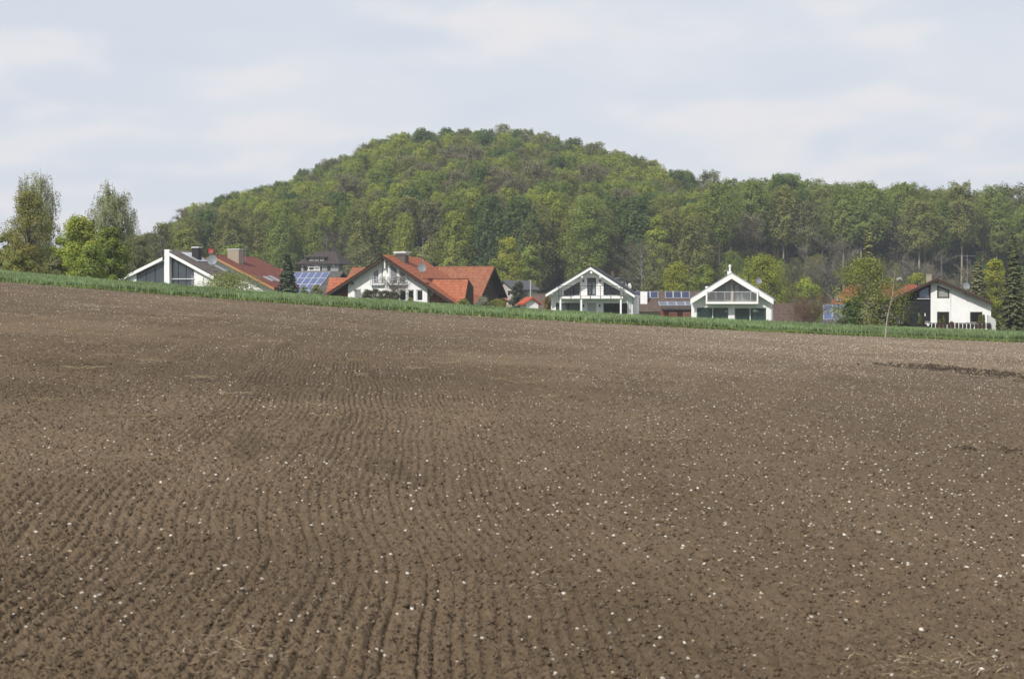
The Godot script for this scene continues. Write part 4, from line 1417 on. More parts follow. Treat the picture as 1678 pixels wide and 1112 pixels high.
func black_white_house(white: Material, paint: Material, dark: Material, wood: Material, tile: Material, pane: Material, cap: Material) -> void:
	house("black_and_white_house", "house with black boarded left half and white right half under a low brown roof", 1536, 541, 178, -14.5)
	var pk := q(1536, 455.6)
	var el := q(1452, 494.5)
	var er := q(1627, 495.8)
	var black := mat("black boards", 0.016, 0.016, 0.019, 0.6)
	var top := q(1525.5, 463.5)
	var lh := [poly([1505, 488.2, 1505, 476.5, 1523.2, 468.4, 1523.2, 488.2]), rect(1480, 511.5, 1506.8, 532), rect(1468.6, 513, 1477.6, 532)]
	var rh := [poly([1536, 488.5, 1536, 467.2, 1556.2, 475, 1556.2, 488.5]), rect(1536, 510.6, 1556, 532), rect(1590.2, 510.8, 1610.4, 530)]
	var lout := PackedVector2Array([Vector2(q(1463, 0).x, hlow), Vector2(top.x, hlow), top, q(1463, 491)])
	var rout := PackedVector2Array([Vector2(top.x, hlow), Vector2(q(1624.5, 0).x, hlow), q(1624.5, 497), q(1536, 458.6), top])
	wall_with("boarded_wall", lout, lh, -0.04, 0.3, black)
	wall_with("white_wall", rout, rh, 0.02, 0.3, white)
	# upright cover strips on the boarding
	var b := MB.new()
	var x := 1466.0
	while x < 1525.0:
		var yt := lerpf(491.0, 463.5, (x - 1463.0) / 62.5) + 1.0
		var spans := [[yt, 541.0]]
		for h in [[1503.5, 1524.7, minf(477.0, 476.5 - (x - 1505.0) * 0.45), 489.5], [1478.5, 1508, 510.2, 533], [1467.5, 1478.5, 511.8, 533]]:
			if x > h[0] and x < h[1]:
				var nspans := []
				for s in spans:
					if h[2] > s[0] + 0.6: nspans.append([s[0], h[2] - 0.5])
					if s[1] > h[3]: nspans.append([h[3], s[1]])
				spans = nspans
		for s in spans:
			var a := q(x, s[1])
			var c := q(x, s[0])
			b.box(Vector3(a.x, (a.y + c.y) / 2, -0.03), Vector3(0.05, c.y - a.y, 0.03))
		x += 2.6
	var st := put("cover_strips", b, black, H)
	st.set_meta("kind", "stuff")
	var blue := mat("sky lit glass", 0.10, 0.14, 0.22, 0.05)
	window(lh[0], -0.04, 0.07, wood, glass("blue pane", 0.24, 0.30, 0.44, 0.85))
	boxed("window_sill", 1503, 488.8, 1524.5, 489.8, 0.0, 0.14, cap)
	window(lh[1], -0.04, 0.08, mat("tan frame", 0.26, 0.22, 0.16, 0.7), pane)
	window(lh[2], -0.04, 0.06, dark, pane)
	boxed("curtain", 1470, 514, 1475, 532, -0.8, -0.7, mat("curtain", 0.55, 0.57, 0.58, 0.9))
	window(rh[0], 0.02, 0.14, wood, glass("grey pane", 0.34, 0.34, 0.325, 0.85))
	window(rh[1], 0.02, 0.14, wood, pane)
	window(rh[2], 0.02, 0.14, wood, glass("dark pane", 0.012, 0.014, 0.018, 0.75))
	boxed("wall_lamp", 1515.6, 513, 1517, 518, -0.03, 0.06, paint)
	boxed("expansion_joint", 1558.3, 470, 1558.9, 545, 0.0, 0.03, mat("grey joint", 0.35, 0.35, 0.34, 0.9))
	shell(q(1463, 492), q(1624.5, 497), PackedVector2Array([Vector2(q(1463, 0).x, hlow), Vector2(q(1624.5, 0).x, hlow), q(1624.5, 497), q(1536, 458.6), q(1463, 491)]), 11.0, white)
	slab("roof", pk, el, 0.2, -11.5, 0.75, wood)
	slab("roof", pk, er, 0.2, -11.5, 0.75, wood)
	tiles(pk, er, -11.5, 0.77, tile, Color(0.085, 0.052, 0.042), 0.3, 0.34, 0.03, Transform3D(), 51)
	tiles(pk, el, -11.5, 0.77, tile, Color(0.085, 0.052, 0.042), 0.3, 0.34, 0.03, Transform3D(), 52)
	slab("barge_board", pk + Vector2(0, -0.02), el + Vector2(0, -0.02), 0.26, 0.75, 0.82, wood)
	slab("barge_board", pk + Vector2(0, -0.02), er + Vector2(0, -0.02), 0.26, 0.75, 0.82, wood)
	for e in [[1534.5, 460, 1537.5, 463.5], [1581, 477.5, 1584.4, 482.5]]:
		boxed("purlin_end", e[0], e[1], e[2], e[3], 0.03, 0.74, wood)
	chimney(1518, 449, 1527, 462, -3.6, -2.8, mat("beige render", 0.33, 0.28, 0.22, 0.9, 0.15, 1.0), mat("beige cap", 0.42, 0.38, 0.33, 0.9), 1.0)
	var p := q(1583.6, 468.6, -1.2)
	dish(Vector3(p.x, p.y, -1.2), 0.36, mat("grey dish", 0.20, 0.22, 0.24, 0.5), Vector3(0.2, 0.2, 1))
	antenna(Vector3(q(1585, 478, -2.0).x, q(0, 478).y, -2.0), 3.9, [[3.7, 0.85], [3.3, 0.3]])

func build_yard() -> void:
	# in front of the black and white house: balustrade, screen, pots
	var at := pix(1568, 541, 173.0)
	var mpp := 173.0 / F
	var wood := mat("dark balustrade wood", 0.035, 0.026, 0.022, 0.8, 0.3, 0.6)
	var fence := thing("terrace_balustrade", "dark wooden balustrade with cut-out pickets before the white wall", "balustrade", at, -14)
	var xl := (1516 - 1568) * mpp
	var xr := (1621 - 1568) * mpp
	var low: float = ground_h(at.x, 173.0) - at.y
	var b := MB.new()
	b.box(Vector3((xl + xr) / 2, 11.6 * mpp, 0), Vector3(xr - xl, 0.07, 0.12))
	put("top_rail", b, wood, fence)
	b = MB.new()
	b.box(Vector3((xl + xr) / 2, 0.6 * mpp, 0), Vector3(xr - xl, 0.07, 0.06))
	put("bottom_rail", b, wood, fence)
	# one picket: a waisted board, narrow at top and bottom so that pale gaps show between neighbours
	var hgt := 10.8 * mpp
	var pitch := (xr - xl) / 17.0
	var pts := PackedVector2Array()
	var prof := [[0.0, 0.26], [0.06, 0.22], [0.16, 0.20], [0.26, 0.30], [0.36, 0.42], [0.6, 0.43], [0.85, 0.40], [1.0, 0.40]]
	for e in prof: pts.push_back(Vector2(e[1] * pitch, e[0] * hgt))
	for i in range(prof.size() - 1, -1, -1): pts.push_back(Vector2(-prof[i][1] * pitch, prof[i][0] * hgt))
	var pm := MB.new()
	pm.prism(pts, 0.035, 0.07)
	var pmesh := pm.mesh()
	for i in 17:
		var o := put("picket", pmesh, wood, fence)
		o.position.x = xl + (i + 0.5) * pitch
	for x in [xl, (1569 - 1568) * mpp, xr]:
		b = MB.new()
		b.box(Vector3(x, (12.4 * mpp + low) / 2, -0.06), Vector3(0.14, 12.4 * mpp - low, 0.14))
		put("post", b, wood, fence)
	# left stretch: closed dark boards
	at = pix(1487, 538, 173.5)
	var dk := thing("terrace_wall", "low dark timber wall along the terrace before the black boards", "wall", at, -14)
	b = MB.new()
	b.box(Vector3(0, 2.0 * mpp, 0), Vector3(62 * mpp, 9 * mpp, 0.25))
	b.box(Vector3(0, -1.2, 0), Vector3(62 * mpp, 1.9, 0.2))
	put("boards", b, wood, dk)
	b = MB.new()
	b.box(Vector3(0, 7.2 * mpp, 0), Vector3(63 * mpp, 0.06, 0.4))
	put("top_board", b, wood, dk)
	# pale screen at the right end
	at = pix(1625, 541, 172.5)
	var sc := thing("privacy_screen", "pale slanted screen panel at the right end of the balustrade", "screen", at, -50)
	b = MB.new()
	b.prism(PackedVector2Array([Vector2(-0.35, -1.2), Vector2(0.55, -1.2), Vector2(0.55, 17 * mpp), Vector2(-0.35, 25 * mpp)]), -0.03, 0.03)
	put("panel", b, mat("pale screen", 0.5, 0.5, 0.49, 0.8), sc)
	b = MB.new()
	b.box(Vector3(-0.4, 12 * mpp - 0.6, 0), Vector3(0.1, 26 * mpp + 1.2, 0.1))
	put("post", b, mat("grey metal", 0.30, 0.31, 0.32, 0.5), sc)
	# potted shrubs: [pixel, top, width, label, tint]
	var rng := RandomNumberGenerator.new()
	rng.seed = 61
	var gold := Color(0.16, 0.15, 0.035)
	var olive := Color(0.10, 0.105, 0.035)
	for e in [[1547, 517, 5.5, "slim golden conifer in a pot before the left white-wall window", gold], [1541, 524, 5, "low golden shrub in a pot beside the slim golden conifer", gold], [1606, 514, 5.5, "left of two pointed golden conifers by the right window", gold], [1612.5, 515, 5.5, "right of two pointed golden conifers by the right window", gold], [1488, 515.5, 5.5, "pointed golden shrub in a pot before the black boards", gold], [1483, 517, 5, "dark olive shrub in a pot before the wide black-wall window", olive], [1508, 517, 9, "round green-gold bush in a pot right of the black-wall window", Color(0.13, 0.14, 0.04)], [1460, 518, 10, "loose golden bush at the left end of the terrace", gold], [1560, 527, 8, "low orange-green plant trough on the balustrade", Color(0.16, 0.11, 0.05)]]:
		var d := 174.2
		var base := pix(e[0], 535, d)
		var t := thing("potted_shrub", e[3], "potted plant", base, 0, "potted plants on the terrace")
		var ht: float = (535.0 - e[1]) * d / F
		var r: float = e[2] * 0.5 * d / F
		b = MB.new()
		b.tube([Vector3(0, -0.25, 0), Vector3(0, 0.2, 0), Vector3(0, 0.2, 0)], [0.16, 0.22, 0.01], 10)
		put("pot", b, mat("clay pot", 0.25, 0.10, 0.06, 0.9), t)
		b = MB.new()
		for i in 260:
			var f := pow(rng.randf(), 0.9)
			var rr := r * sqrt(maxf(0.02, (1.0 - f) * (0.35 + f) * 1.9)) * pow(rng.randf(), 0.4)
			var az := rng.randf() * TAU
			var p := Vector3(cos(az) * rr, 0.18 + f * (ht - 0.18), sin(az) * rr)
			b.col = e[4] * rng.randf_range(0.65, 1.25)
			var outw := Vector3(cos(az), 0.35, sin(az)).normalized()
			b.leaf(p, outw, (outw + Vector3(rng.randfn(0, 0.6), rng.randfn(0, 0.6), rng.randfn(0, 0.6))).normalized(), 0.10, 0.16)
		put("foliage", b, leaf_mat(), t)
	# a garden table and flower bowls
	var tb := thing("garden_table", "small pale garden table before the right window", "table", pix(1592, 530, 174.0), 0)
	b = MB.new()
	b.box(Vector3(0, 0.12, 0), Vector3(0.9, 0.05, 0.7))
	put("table_top", b, mat("pale screen", 0.5, 0.5, 0.49, 0.8), tb)
	for s in [-1, 1]:
		b = MB.new()
		b.tube([Vector3(s * 0.35, 0.1, 0.2 * s), Vector3(s * 0.25, -0.6, -0.2 * s)], [0.025, 0.025], 5)
		put("leg", b, mat("grey metal", 0.30, 0.31, 0.32, 0.5), tb)
	var bw := thing("flower_bowl", "white bowl of pale flowers at the corner of the black boards", "flower bowl", pix(1520.5, 531, 173.4), 0)
	b = MB.new()
	b.tube([Vector3(0, -0.2, 0), Vector3(0, 0.05, 0), Vector3(0, 0.12, 0)], [0.14, 0.26, 0.24], 10)
	put("bowl", b, mat("white paint", 0.8, 0.8, 0.79, 0.6), bw)
	b = MB.new()
	for i in 90:
		var az := rng.randf() * TAU
		var rr := 0.27 * sqrt(rng.randf())
		b.col = Color(0.6, 0.58, 0.5) if i % 2 else Color(0.1, 0.13, 0.04)
		b.leaf(Vector3(cos(az) * rr, 0.15 + rng.randf() * 0.14, sin(az) * rr), Vector3.UP, Vector3(rng.randfn(0, 0.5), 1, rng.randfn(0, 0.5)).normalized(), 0.09, 0.09)
	put("flowers", b, leaf_mat(), bw)
	# wooden electricity pole among the far houses
	var pole := thing("utility_pole", "pale pole standing before the grey-roofed far house", "pole", on_ground(pix(869.5, 459, 250).x, 250.0))
	b = MB.new()
	var ph: float = pix(869.5, 458.5, 250).y - ground_h(pix(869.5, 459, 250).x, 250.0)
	b.tube([Vector3.ZERO, Vector3(0, ph, 0)], [0.13, 0.09], 8)
	put("mast", b, mat("weathered pole", 0.42, 0.41, 0.39, 0.8), pole)

# ---------------------------------------------------------------- plants
func leaf_mat() -> StandardMaterial3D:
	if mats.has("leaf"): return mats["leaf"]
	var m := mat("leaf", 1, 1, 1, 0.6)
	m.metallic_specular = 0.3
	m.backlight_enabled = true
	m.backlight = lin(0.74, 0.80, 0.36)
	return m

func needle_mat() -> StandardMaterial3D:
	return mat("needle", 1, 1, 1, 0.7)

func bark(key := "bark", r := 0.10, g := 0.085, b := 0.07) -> StandardMaterial3D:
	return mat(key, r, g, b, 0.9, 0.3, 0.8)

func jitter(rng: RandomNumberGenerator, k: float) -> Vector3:
	return Vector3(rng.randfn(0, k), rng.randfn(0, k), rng.randfn(0, k))

func ball(rng: RandomNumberGenerator) -> Vector3:
	var y := rng.randf_range(-1, 1)
	var a := rng.randf() * TAU
	var s := sqrt(1 - y * y)
	return Vector3(s * cos(a), y, s * sin(a))

func limb(b: MB, rng: RandomNumberGenerator, from: Vector3, to: Vector3, r: float, sides := 4) -> void:
	var l := from.distance_to(to)
	var m := from.lerp(to, 0.5) + Vector3(rng.randfn(0, 0.06), rng.randf_range(-0.12, 0.02), rng.randfn(0, 0.06)) * l
	b.tube([from, m, to], [r, r * 0.6, r * 0.15], sides)

func broadleaf(seed_: int, h: float, r: float, low: float, clumps: int, leaves: int, size: float, tints: Array, spread := 0.72, stem := 0.013, loose := 0.36, bulk := 1.0) -> Array:
	# trunk with a limb to every clump; leaf-sized faces through each clump
	var rng := RandomNumberGenerator.new()
	rng.seed = seed_
	var t := MB.new()
	var c := MB.new()
	var ch := h * (1.0 - low)
	var lean := Vector3(rng.randfn(0, 0.02), 0, rng.randfn(0, 0.02)) * h
	var trunk := []
	var tr := []
	for i in 6:
		var f := i / 5.0
		trunk.append(Vector3(rng.randfn(0, 0.006) * h * f, f * h * 0.86 - 0.3 * (1 - f), rng.randfn(0, 0.006) * h * f) + lean * f * f)
		tr.append(h * stem * (1.0 - 0.86 * f) * (1.35 if i == 0 else 1.0))
	t.tube(trunk, tr, 7)
	var spin := rng.randf() * TAU
	var per := leaves / clumps
	var lop := Vector2(rng.randf_range(0.75, 1.1), rng.randf_range(0.75, 1.1))
	for i in clumps:
		var f := (i + 0.5) / clumps
		var prof := pow(sin(PI * pow(f * 0.90 + 0.05, 0.82)), 0.75)
		var az := spin + i * 2.39996 + rng.randfn(0, 0.25)
		var rr := r * prof * rng.randf_range(spread - 0.22, spread + 0.10)
		if i % 5 == 4: rr *= 0.4
		var rc := r * bulk * rng.randf_range(0.27, 0.42) * (0.65 + 0.35 * prof)
		var at := Vector3(cos(az) * rr * lop.x, h * low + ch * f - rc * 0.25, sin(az) * rr * lop.y) + lean * f
		at.y += rng.randfn(0, 0.03) * ch
		at.y = minf(at.y, h - rc * 0.62)
		var from := Vector3(0, clampf(at.y - rr * rng.randf_range(0.5, 1.0) - 0.1 * h, h * maxf(low * 0.8, 0.08), h * 0.8), 0) + lean * 0.3
		limb(t, rng, from, at, h * stem * 0.34)
		for k in 2:
			limb(t, rng, at.lerp(from, 0.4), at + ball(rng) * rc * 0.9, h * stem * 0.14, 3)
		var tint: Color = tints[rng.randi() % tints.size()]
		tint = tint * rng.randf_range(0.86, 1.14)
		var squash := rng.randf_range(0.6, 0.85)
		for k in per:
			var dir := ball(rng)
			var p := at + Vector3(dir.x, dir.y * squash, dir.z) * rc * pow(rng.randf(), loose)
			var out := (dir * 0.9 + Vector3(at.x, 0, at.z) / r * 0.6 + Vector3(0, 0.75, 0)).normalized()
			c.col = tint * rng.randf_range(0.78, 1.22)
			var s := size * rng.randf_range(0.65, 1.3)
			c.leaf(p, out, (out + jitter(rng, 0.55)).normalized(), s, s * 0.75)
	return [t.mesh(), c.mesh()]

func dome(seed_: int, h: float, r: float, low: float, leaves: int, size: float, tints: Array, stem: float) -> Array:
	# a forest crown: leaf sprays over and inside one uneven dome, with hollows between its swells
	var rng := RandomNumberGenerator.new()
	rng.seed = seed_
	var f3 := FastNoiseLite.new()
	f3.seed = seed_
	f3.frequency = 1.0
	f3.fractal_octaves = 3
	f3.fractal_gain = 0.55
	var t := MB.new()
	var c := MB.new()
	t.tube([Vector3(0, -0.4, 0), Vector3(rng.randfn(0, 0.15), h * 0.3, 0), Vector3(0, h * 0.62, rng.randfn(0, 0.2)), Vector3(0, h * 0.85, 0)], [h * stem * 1.2, h * stem * 0.85, h * stem * 0.5, 0.04], 7)
	for k in 16:
		var az := k * 2.39996
		var y := h * lerpf(maxf(low, 0.1) * 0.92, 0.66, k / 15.0)
		limb(t, rng, Vector3(0, y, 0), Vector3(cos(az) * r * 0.7, y + h * rng.randf_range(0.06, 0.2), sin(az) * r * 0.7), h * stem * 0.3, 4)
	for k in leaves:
		var f := pow(rng.randf(), 0.85)
		var az := rng.randf() * TAU
		var prof := pow(sin(PI * (f * 0.84 + 0.13)), 0.50)
		var o := Vector3(cos(az), 0, sin(az))
		var swell := f3.get_noise_3d(o.x * prof * 1.7, f * 3.4 + seed_, o.z * prof * 1.7)
		var deep := pow(rng.randf(), 0.30)
		var rr := r * prof * (0.84 + 0.62 * swell) * deep
		var y := h * (low + (1.0 - low) * f) + swell * h * 0.085 + rng.randfn(0, h * 0.008)
		if f > 0.85: y += (deep - 0.8) * h * 0.02
		var p := o * rr + Vector3(0, y, 0)
		var tint: Color = tints[clampi(int((swell * 1.6 + 0.5 + rng.randfn(0, 0.2)) * tints.size()), 0, tints.size() - 1)]
		c.col = tint * rng.randf_range(0.94, 1.06)
		var out := (o * (0.9 - 0.5 * f) + Vector3(0, 0.25 + 0.75 * f, 0) + jitter(rng, 0.25)).normalized()
		var s := size * rng.randf_range(0.6, 1.35)
		c.leaf(p, out, (out + jitter(rng, 0.28)).normalized(), s, s * 0.8)
	return [t.mesh(), c.mesh()]

func birch(seed_: int, h: float, r: float, low: float, strands: int, per: int, size: float, tints: Array) -> Array:
	# airy crown of hanging twigs
	var rng := RandomNumberGenerator.new()
	rng.seed = seed_
	var t := MB.new()
	var c := MB.new()
	t.tube([Vector3(0, -0.3, 0), Vector3(0.05, h * 0.4, 0), Vector3(-0.05, h * 0.75, 0.05), Vector3(0, h * 0.97, 0)], [h * 0.012, h * 0.009, h * 0.004, 0.01], 7)
	var spin := rng.randf() * TAU
	var n := 34
	var tips := []
	for i in n:
		var f := (i + 0.5) / n
		var prof := pow(sin(PI * (f * 0.80 + 0.12)), 0.6)
		var az := spin + i * 2.39996
		var y0 := h * (low + (0.86 - low) * f)
		var to := Vector3(cos(az) * r * prof * rng.randf_range(0.5, 1.0), y0 + h * 0.11 * rng.randf_range(0.4, 1.2), sin(az) * r * prof * rng.randf_range(0.5, 1.0))
		limb(t, rng, Vector3(0, y0 * 0.94, 0), to, h * 0.0036, 4)
		tips.append([Vector3(0, y0 * 0.94, 0), to])
	for i in strands:
		var e: Array = tips[rng.randi() % n]
		var p: Vector3 = (e[0] as Vector3).lerp(e[1], rng.randf_range(0.35, 1.05)) + jitter(rng, r * 0.09)
		var l := h * rng.randf_range(0.05, 0.15)
		var drift := Vector3(p.x, 0, p.z).normalized() * l * rng.randf_range(0.0, 0.35)
		if i % 3 == 0:
			t.tube([p, p + drift * 0.6 - Vector3(0, l * 0.5, 0), p + drift - Vector3(0, l, 0)], [0.012, 0.01, 0.005], 3)
		var tint: Color = tints[rng.randi() % tints.size()] * rng.randf_range(0.85, 1.15)
		for k in per:
			var f := rng.randf()
			var pos := p + drift * f - Vector3(0, l * f, 0) + jitter(rng, size * 0.5)
			c.col = tint * rng.randf_range(0.8, 1.2)
			var out := (Vector3(p.x, 0.4 * r, p.z).normalized() + jitter(rng, 0.3)).normalized()
			var s := size * rng.randf_range(0.6, 1.2)
			c.leaf(pos, out, (out + jitter(rng, 0.6)).normalized(), s * 0.7, s)
	return [t.mesh(), c.mesh()]

func conifer(seed_: int, h: float, r: float, low: float, size: float, tint: Color, levels := 26, power := 0.85, droop := 0.28) -> Array:
	# whorls of drooping boughs hung with needle sprays
	var rng := RandomNumberGenerator.new()
	rng.seed = seed_
	var t := MB.new()
	var c := MB.new()
	t.tube([Vector3(0, -0.3, 0), Vector3(0, h * 0.5, 0), Vector3(0, h * 0.985, 0)], [h * 0.014, h * 0.008, 0.012], 7)
	for j in levels:
		var f := low + (0.985 - low) * pow((j + 0.3) / levels, 0.95)
		var rad := r * pow(1.0 - (f - low) / (1.0 - low), power) * rng.randf_range(0.82, 1.08) + r * 0.03
		var n := 9 if f < 0.75 else 6
		var spin := rng.randf() * TAU
		for k in n:
			var az := spin + TAU * k / n + rng.randfn(0, 0.16)
			var l := rad * rng.randf_range(0.62, 1.12)
			var o := Vector3(cos(az), 0, sin(az))
			var y := h * f + rng.randfn(0, h * 0.016)
			var end := o * l + Vector3(0, y - l * droop * (1.2 - f * 0.7), 0)
			var from := Vector3(0, y + l * 0.06, 0)
			if l > r * 0.3: t.tube([from, from.lerp(end, 0.9)], [h * 0.0022, 0.01], 3)
			var steps := maxi(3, int(l / (size * 0.55)))
			var tone := tint * rng.randf_range(0.75, 1.2)
			for s in steps:
				var g := (s + 0.6) / steps
				var p := from.lerp(end, g) - Vector3(0, sin(g * PI) * l * 0.04, 0)
				for w in 3:
					c.col = tone * rng.randf_range(0.75, 1.3)
					var side := Vector3(-o.z, 0, o.x) * (w - 1) * size * rng.randf_range(0.4, 0.9) * (1.15 - g * 0.6)
					var out := (o * 0.6 + Vector3.UP * 0.8 + side * 0.3).normalized()
					c.leaf(p + side - Vector3(0, absf(w - 1.0) * size * 0.22, 0), out, (out + jitter(rng, 0.4)).normalized(), size * rng.randf_range(0.6, 1.1), size * rng.randf_range(0.45, 0.9))
	for k in 3:
		c.col = tint * 1.1
		c.leaf(Vector3(0, h * (0.97 + k * 0.012), 0), Vector3(1, 0.3, k - 1).normalized(), Vector3(1, 0.2, k - 1).normalized(), size * 0.35, size * 1.2)
	return [t.mesh(), c.mesh()]

func twiggy(seed_: int, h: float, r: float, low: float, stems: int, twigs: int, tint: Color, thick: float, buds: Color, nbuds: int, bsize: float) -> Array:
	# bare or barely budding: forking limbs, a haze of fine twigs
	var rng := RandomNumberGenerator.new()
	rng.seed = seed_
	var t := MB.new()
	var c := MB.new()
	var ends := []
	if stems == 1:
		t.tube([Vector3(0, -0.3, 0), Vector3(0.02, 0.5, 0.01) * h, Vector3(0, h * 0.92, 0)], [h * 0.013, h * 0.008, 0.015], 7)
	for i in (26 if stems == 1 else stems):
		var az := i * 2.39996 + rng.randfn(0, 0.2)
		var f := (i + 0.5) / (26.0 if stems == 1 else float(stems))
		var from := Vector3(0, h * lerpf(low, 0.8, f), 0) if stems == 1 else Vector3(rng.randfn(0, 0.06) * r, -0.1, rng.randfn(0, 0.06) * r)
		var prof := sqrt(sin(PI * clampf(f * 0.8 + 0.15, 0, 1)))
		var to := Vector3(cos(az) * r * prof * 0.8, minf(from.y + h * rng.randf_range(0.14, 0.3), h * 0.98), sin(az) * r * prof * 0.8) if stems == 1 else Vector3(cos(az) * r * rng.randf_range(0.15, 0.85), h * rng.randf_range(0.5, 0.92), sin(az) * r * rng.randf_range(0.15, 0.85))
		limb(t, rng, from, to, h * 0.005 * thick, 4)
		for k in 5:
			var a := from.lerp(to, rng.randf_range(0.3, 0.95))
			var e := a + Vector3(cos(az) * 0.35 + rng.randfn(0, 0.5), rng.randf_range(0.1, 0.9), sin(az) * 0.35 + rng.randfn(0, 0.5)) * r * 0.42
			limb(t, rng, a, e, h * 0.0022 * thick, 3)
			ends.append([a, e])
	for i in twigs:
		var e: Array = ends[rng.randi() % ends.size()]
		var a: Vector3 = (e[0] as Vector3).lerp(e[1], rng.randf_range(0.2, 1.0))
		var dir := (Vector3(a.x, 0.5 * h * 0.3, a.z).normalized() * 0.6 + jitter(rng, 0.55) + Vector3(0, 0.45, 0)).normalized()
		var l := r * rng.randf_range(0.12, 0.34)
		c.col = tint * rng.randf_range(0.7, 1.3)
		var w := dir.cross(ball(rng)).normalized() * 0.011 * thick * maxf(1.0, h / 8.0)
		c.tri(a - w, a + w, a + dir * l)
	for i in nbuds:
		var e: Array = ends[rng.randi() % ends.size()]
		var a: Vector3 = (e[0] as Vector3).lerp(e[1], rng.randf_range(0.1, 1.15)) + jitter(rng, r * 0.10)
		c.col = buds * rng.randf_range(0.7, 1.3)
		var out := (Vector3(a.x, h * 0.2, a.z).normalized() + jitter(rng, 0.4)).normalized()
		c.leaf(a, out, (out + jitter(rng, 0.6)).normalized(), bsize * rng.randf_range(0.6, 1.2), bsize * rng.randf_range(0.6, 1.2))
	return [t.mesh(), c.mesh()]

const FRESH := [Color(0.299, 0.341, 0.056), Color(0.255, 0.312, 0.056), Color(0.330, 0.351, 0.063)]
const MID := [Color(0.216, 0.271, 0.058), Color(0.254, 0.304, 0.065), Color(0.192, 0.240, 0.058)]
const OLIVE := [Color(0.232, 0.241, 0.067), Color(0.200, 0.220, 0.067), Color(0.253, 0.253, 0.074)]
const DULL := [Color(0.193, 0.193, 0.086), Color(0.213, 0.200, 0.096), Color(0.174, 0.193, 0.078)]
const DEEP := [Color(0.112, 0.170, 0.049), Color(0.094, 0.143, 0.047), Color(0.134, 0.190, 0.054)]
const GOLD := [Color(0.270, 0.240, 0.075), Color(0.250, 0.235, 0.078), Color(0.215, 0.220, 0.075)]
const YELLOW := [Color(0.287, 0.307, 0.048), Color(0.252, 0.279, 0.048), Color(0.314, 0.314, 0.056)]
const SILVER := [Color(0.270, 0.295, 0.124), Color(0.237, 0.274, 0.108), Color(0.304, 0.317, 0.142)]

func plant(called: String, label: String, category: String, at: Vector3, parts: Array, stem: Material, crown: Material, turn := 0.0, group := "", stem_name := "trunk", crown_name := "crown") -> Node3D:
	var t := thing(called, label, category, at, turn, group)
	put(stem_name, parts[0], stem, t)
	put(crown_name, parts[1], crown, t)
	return t

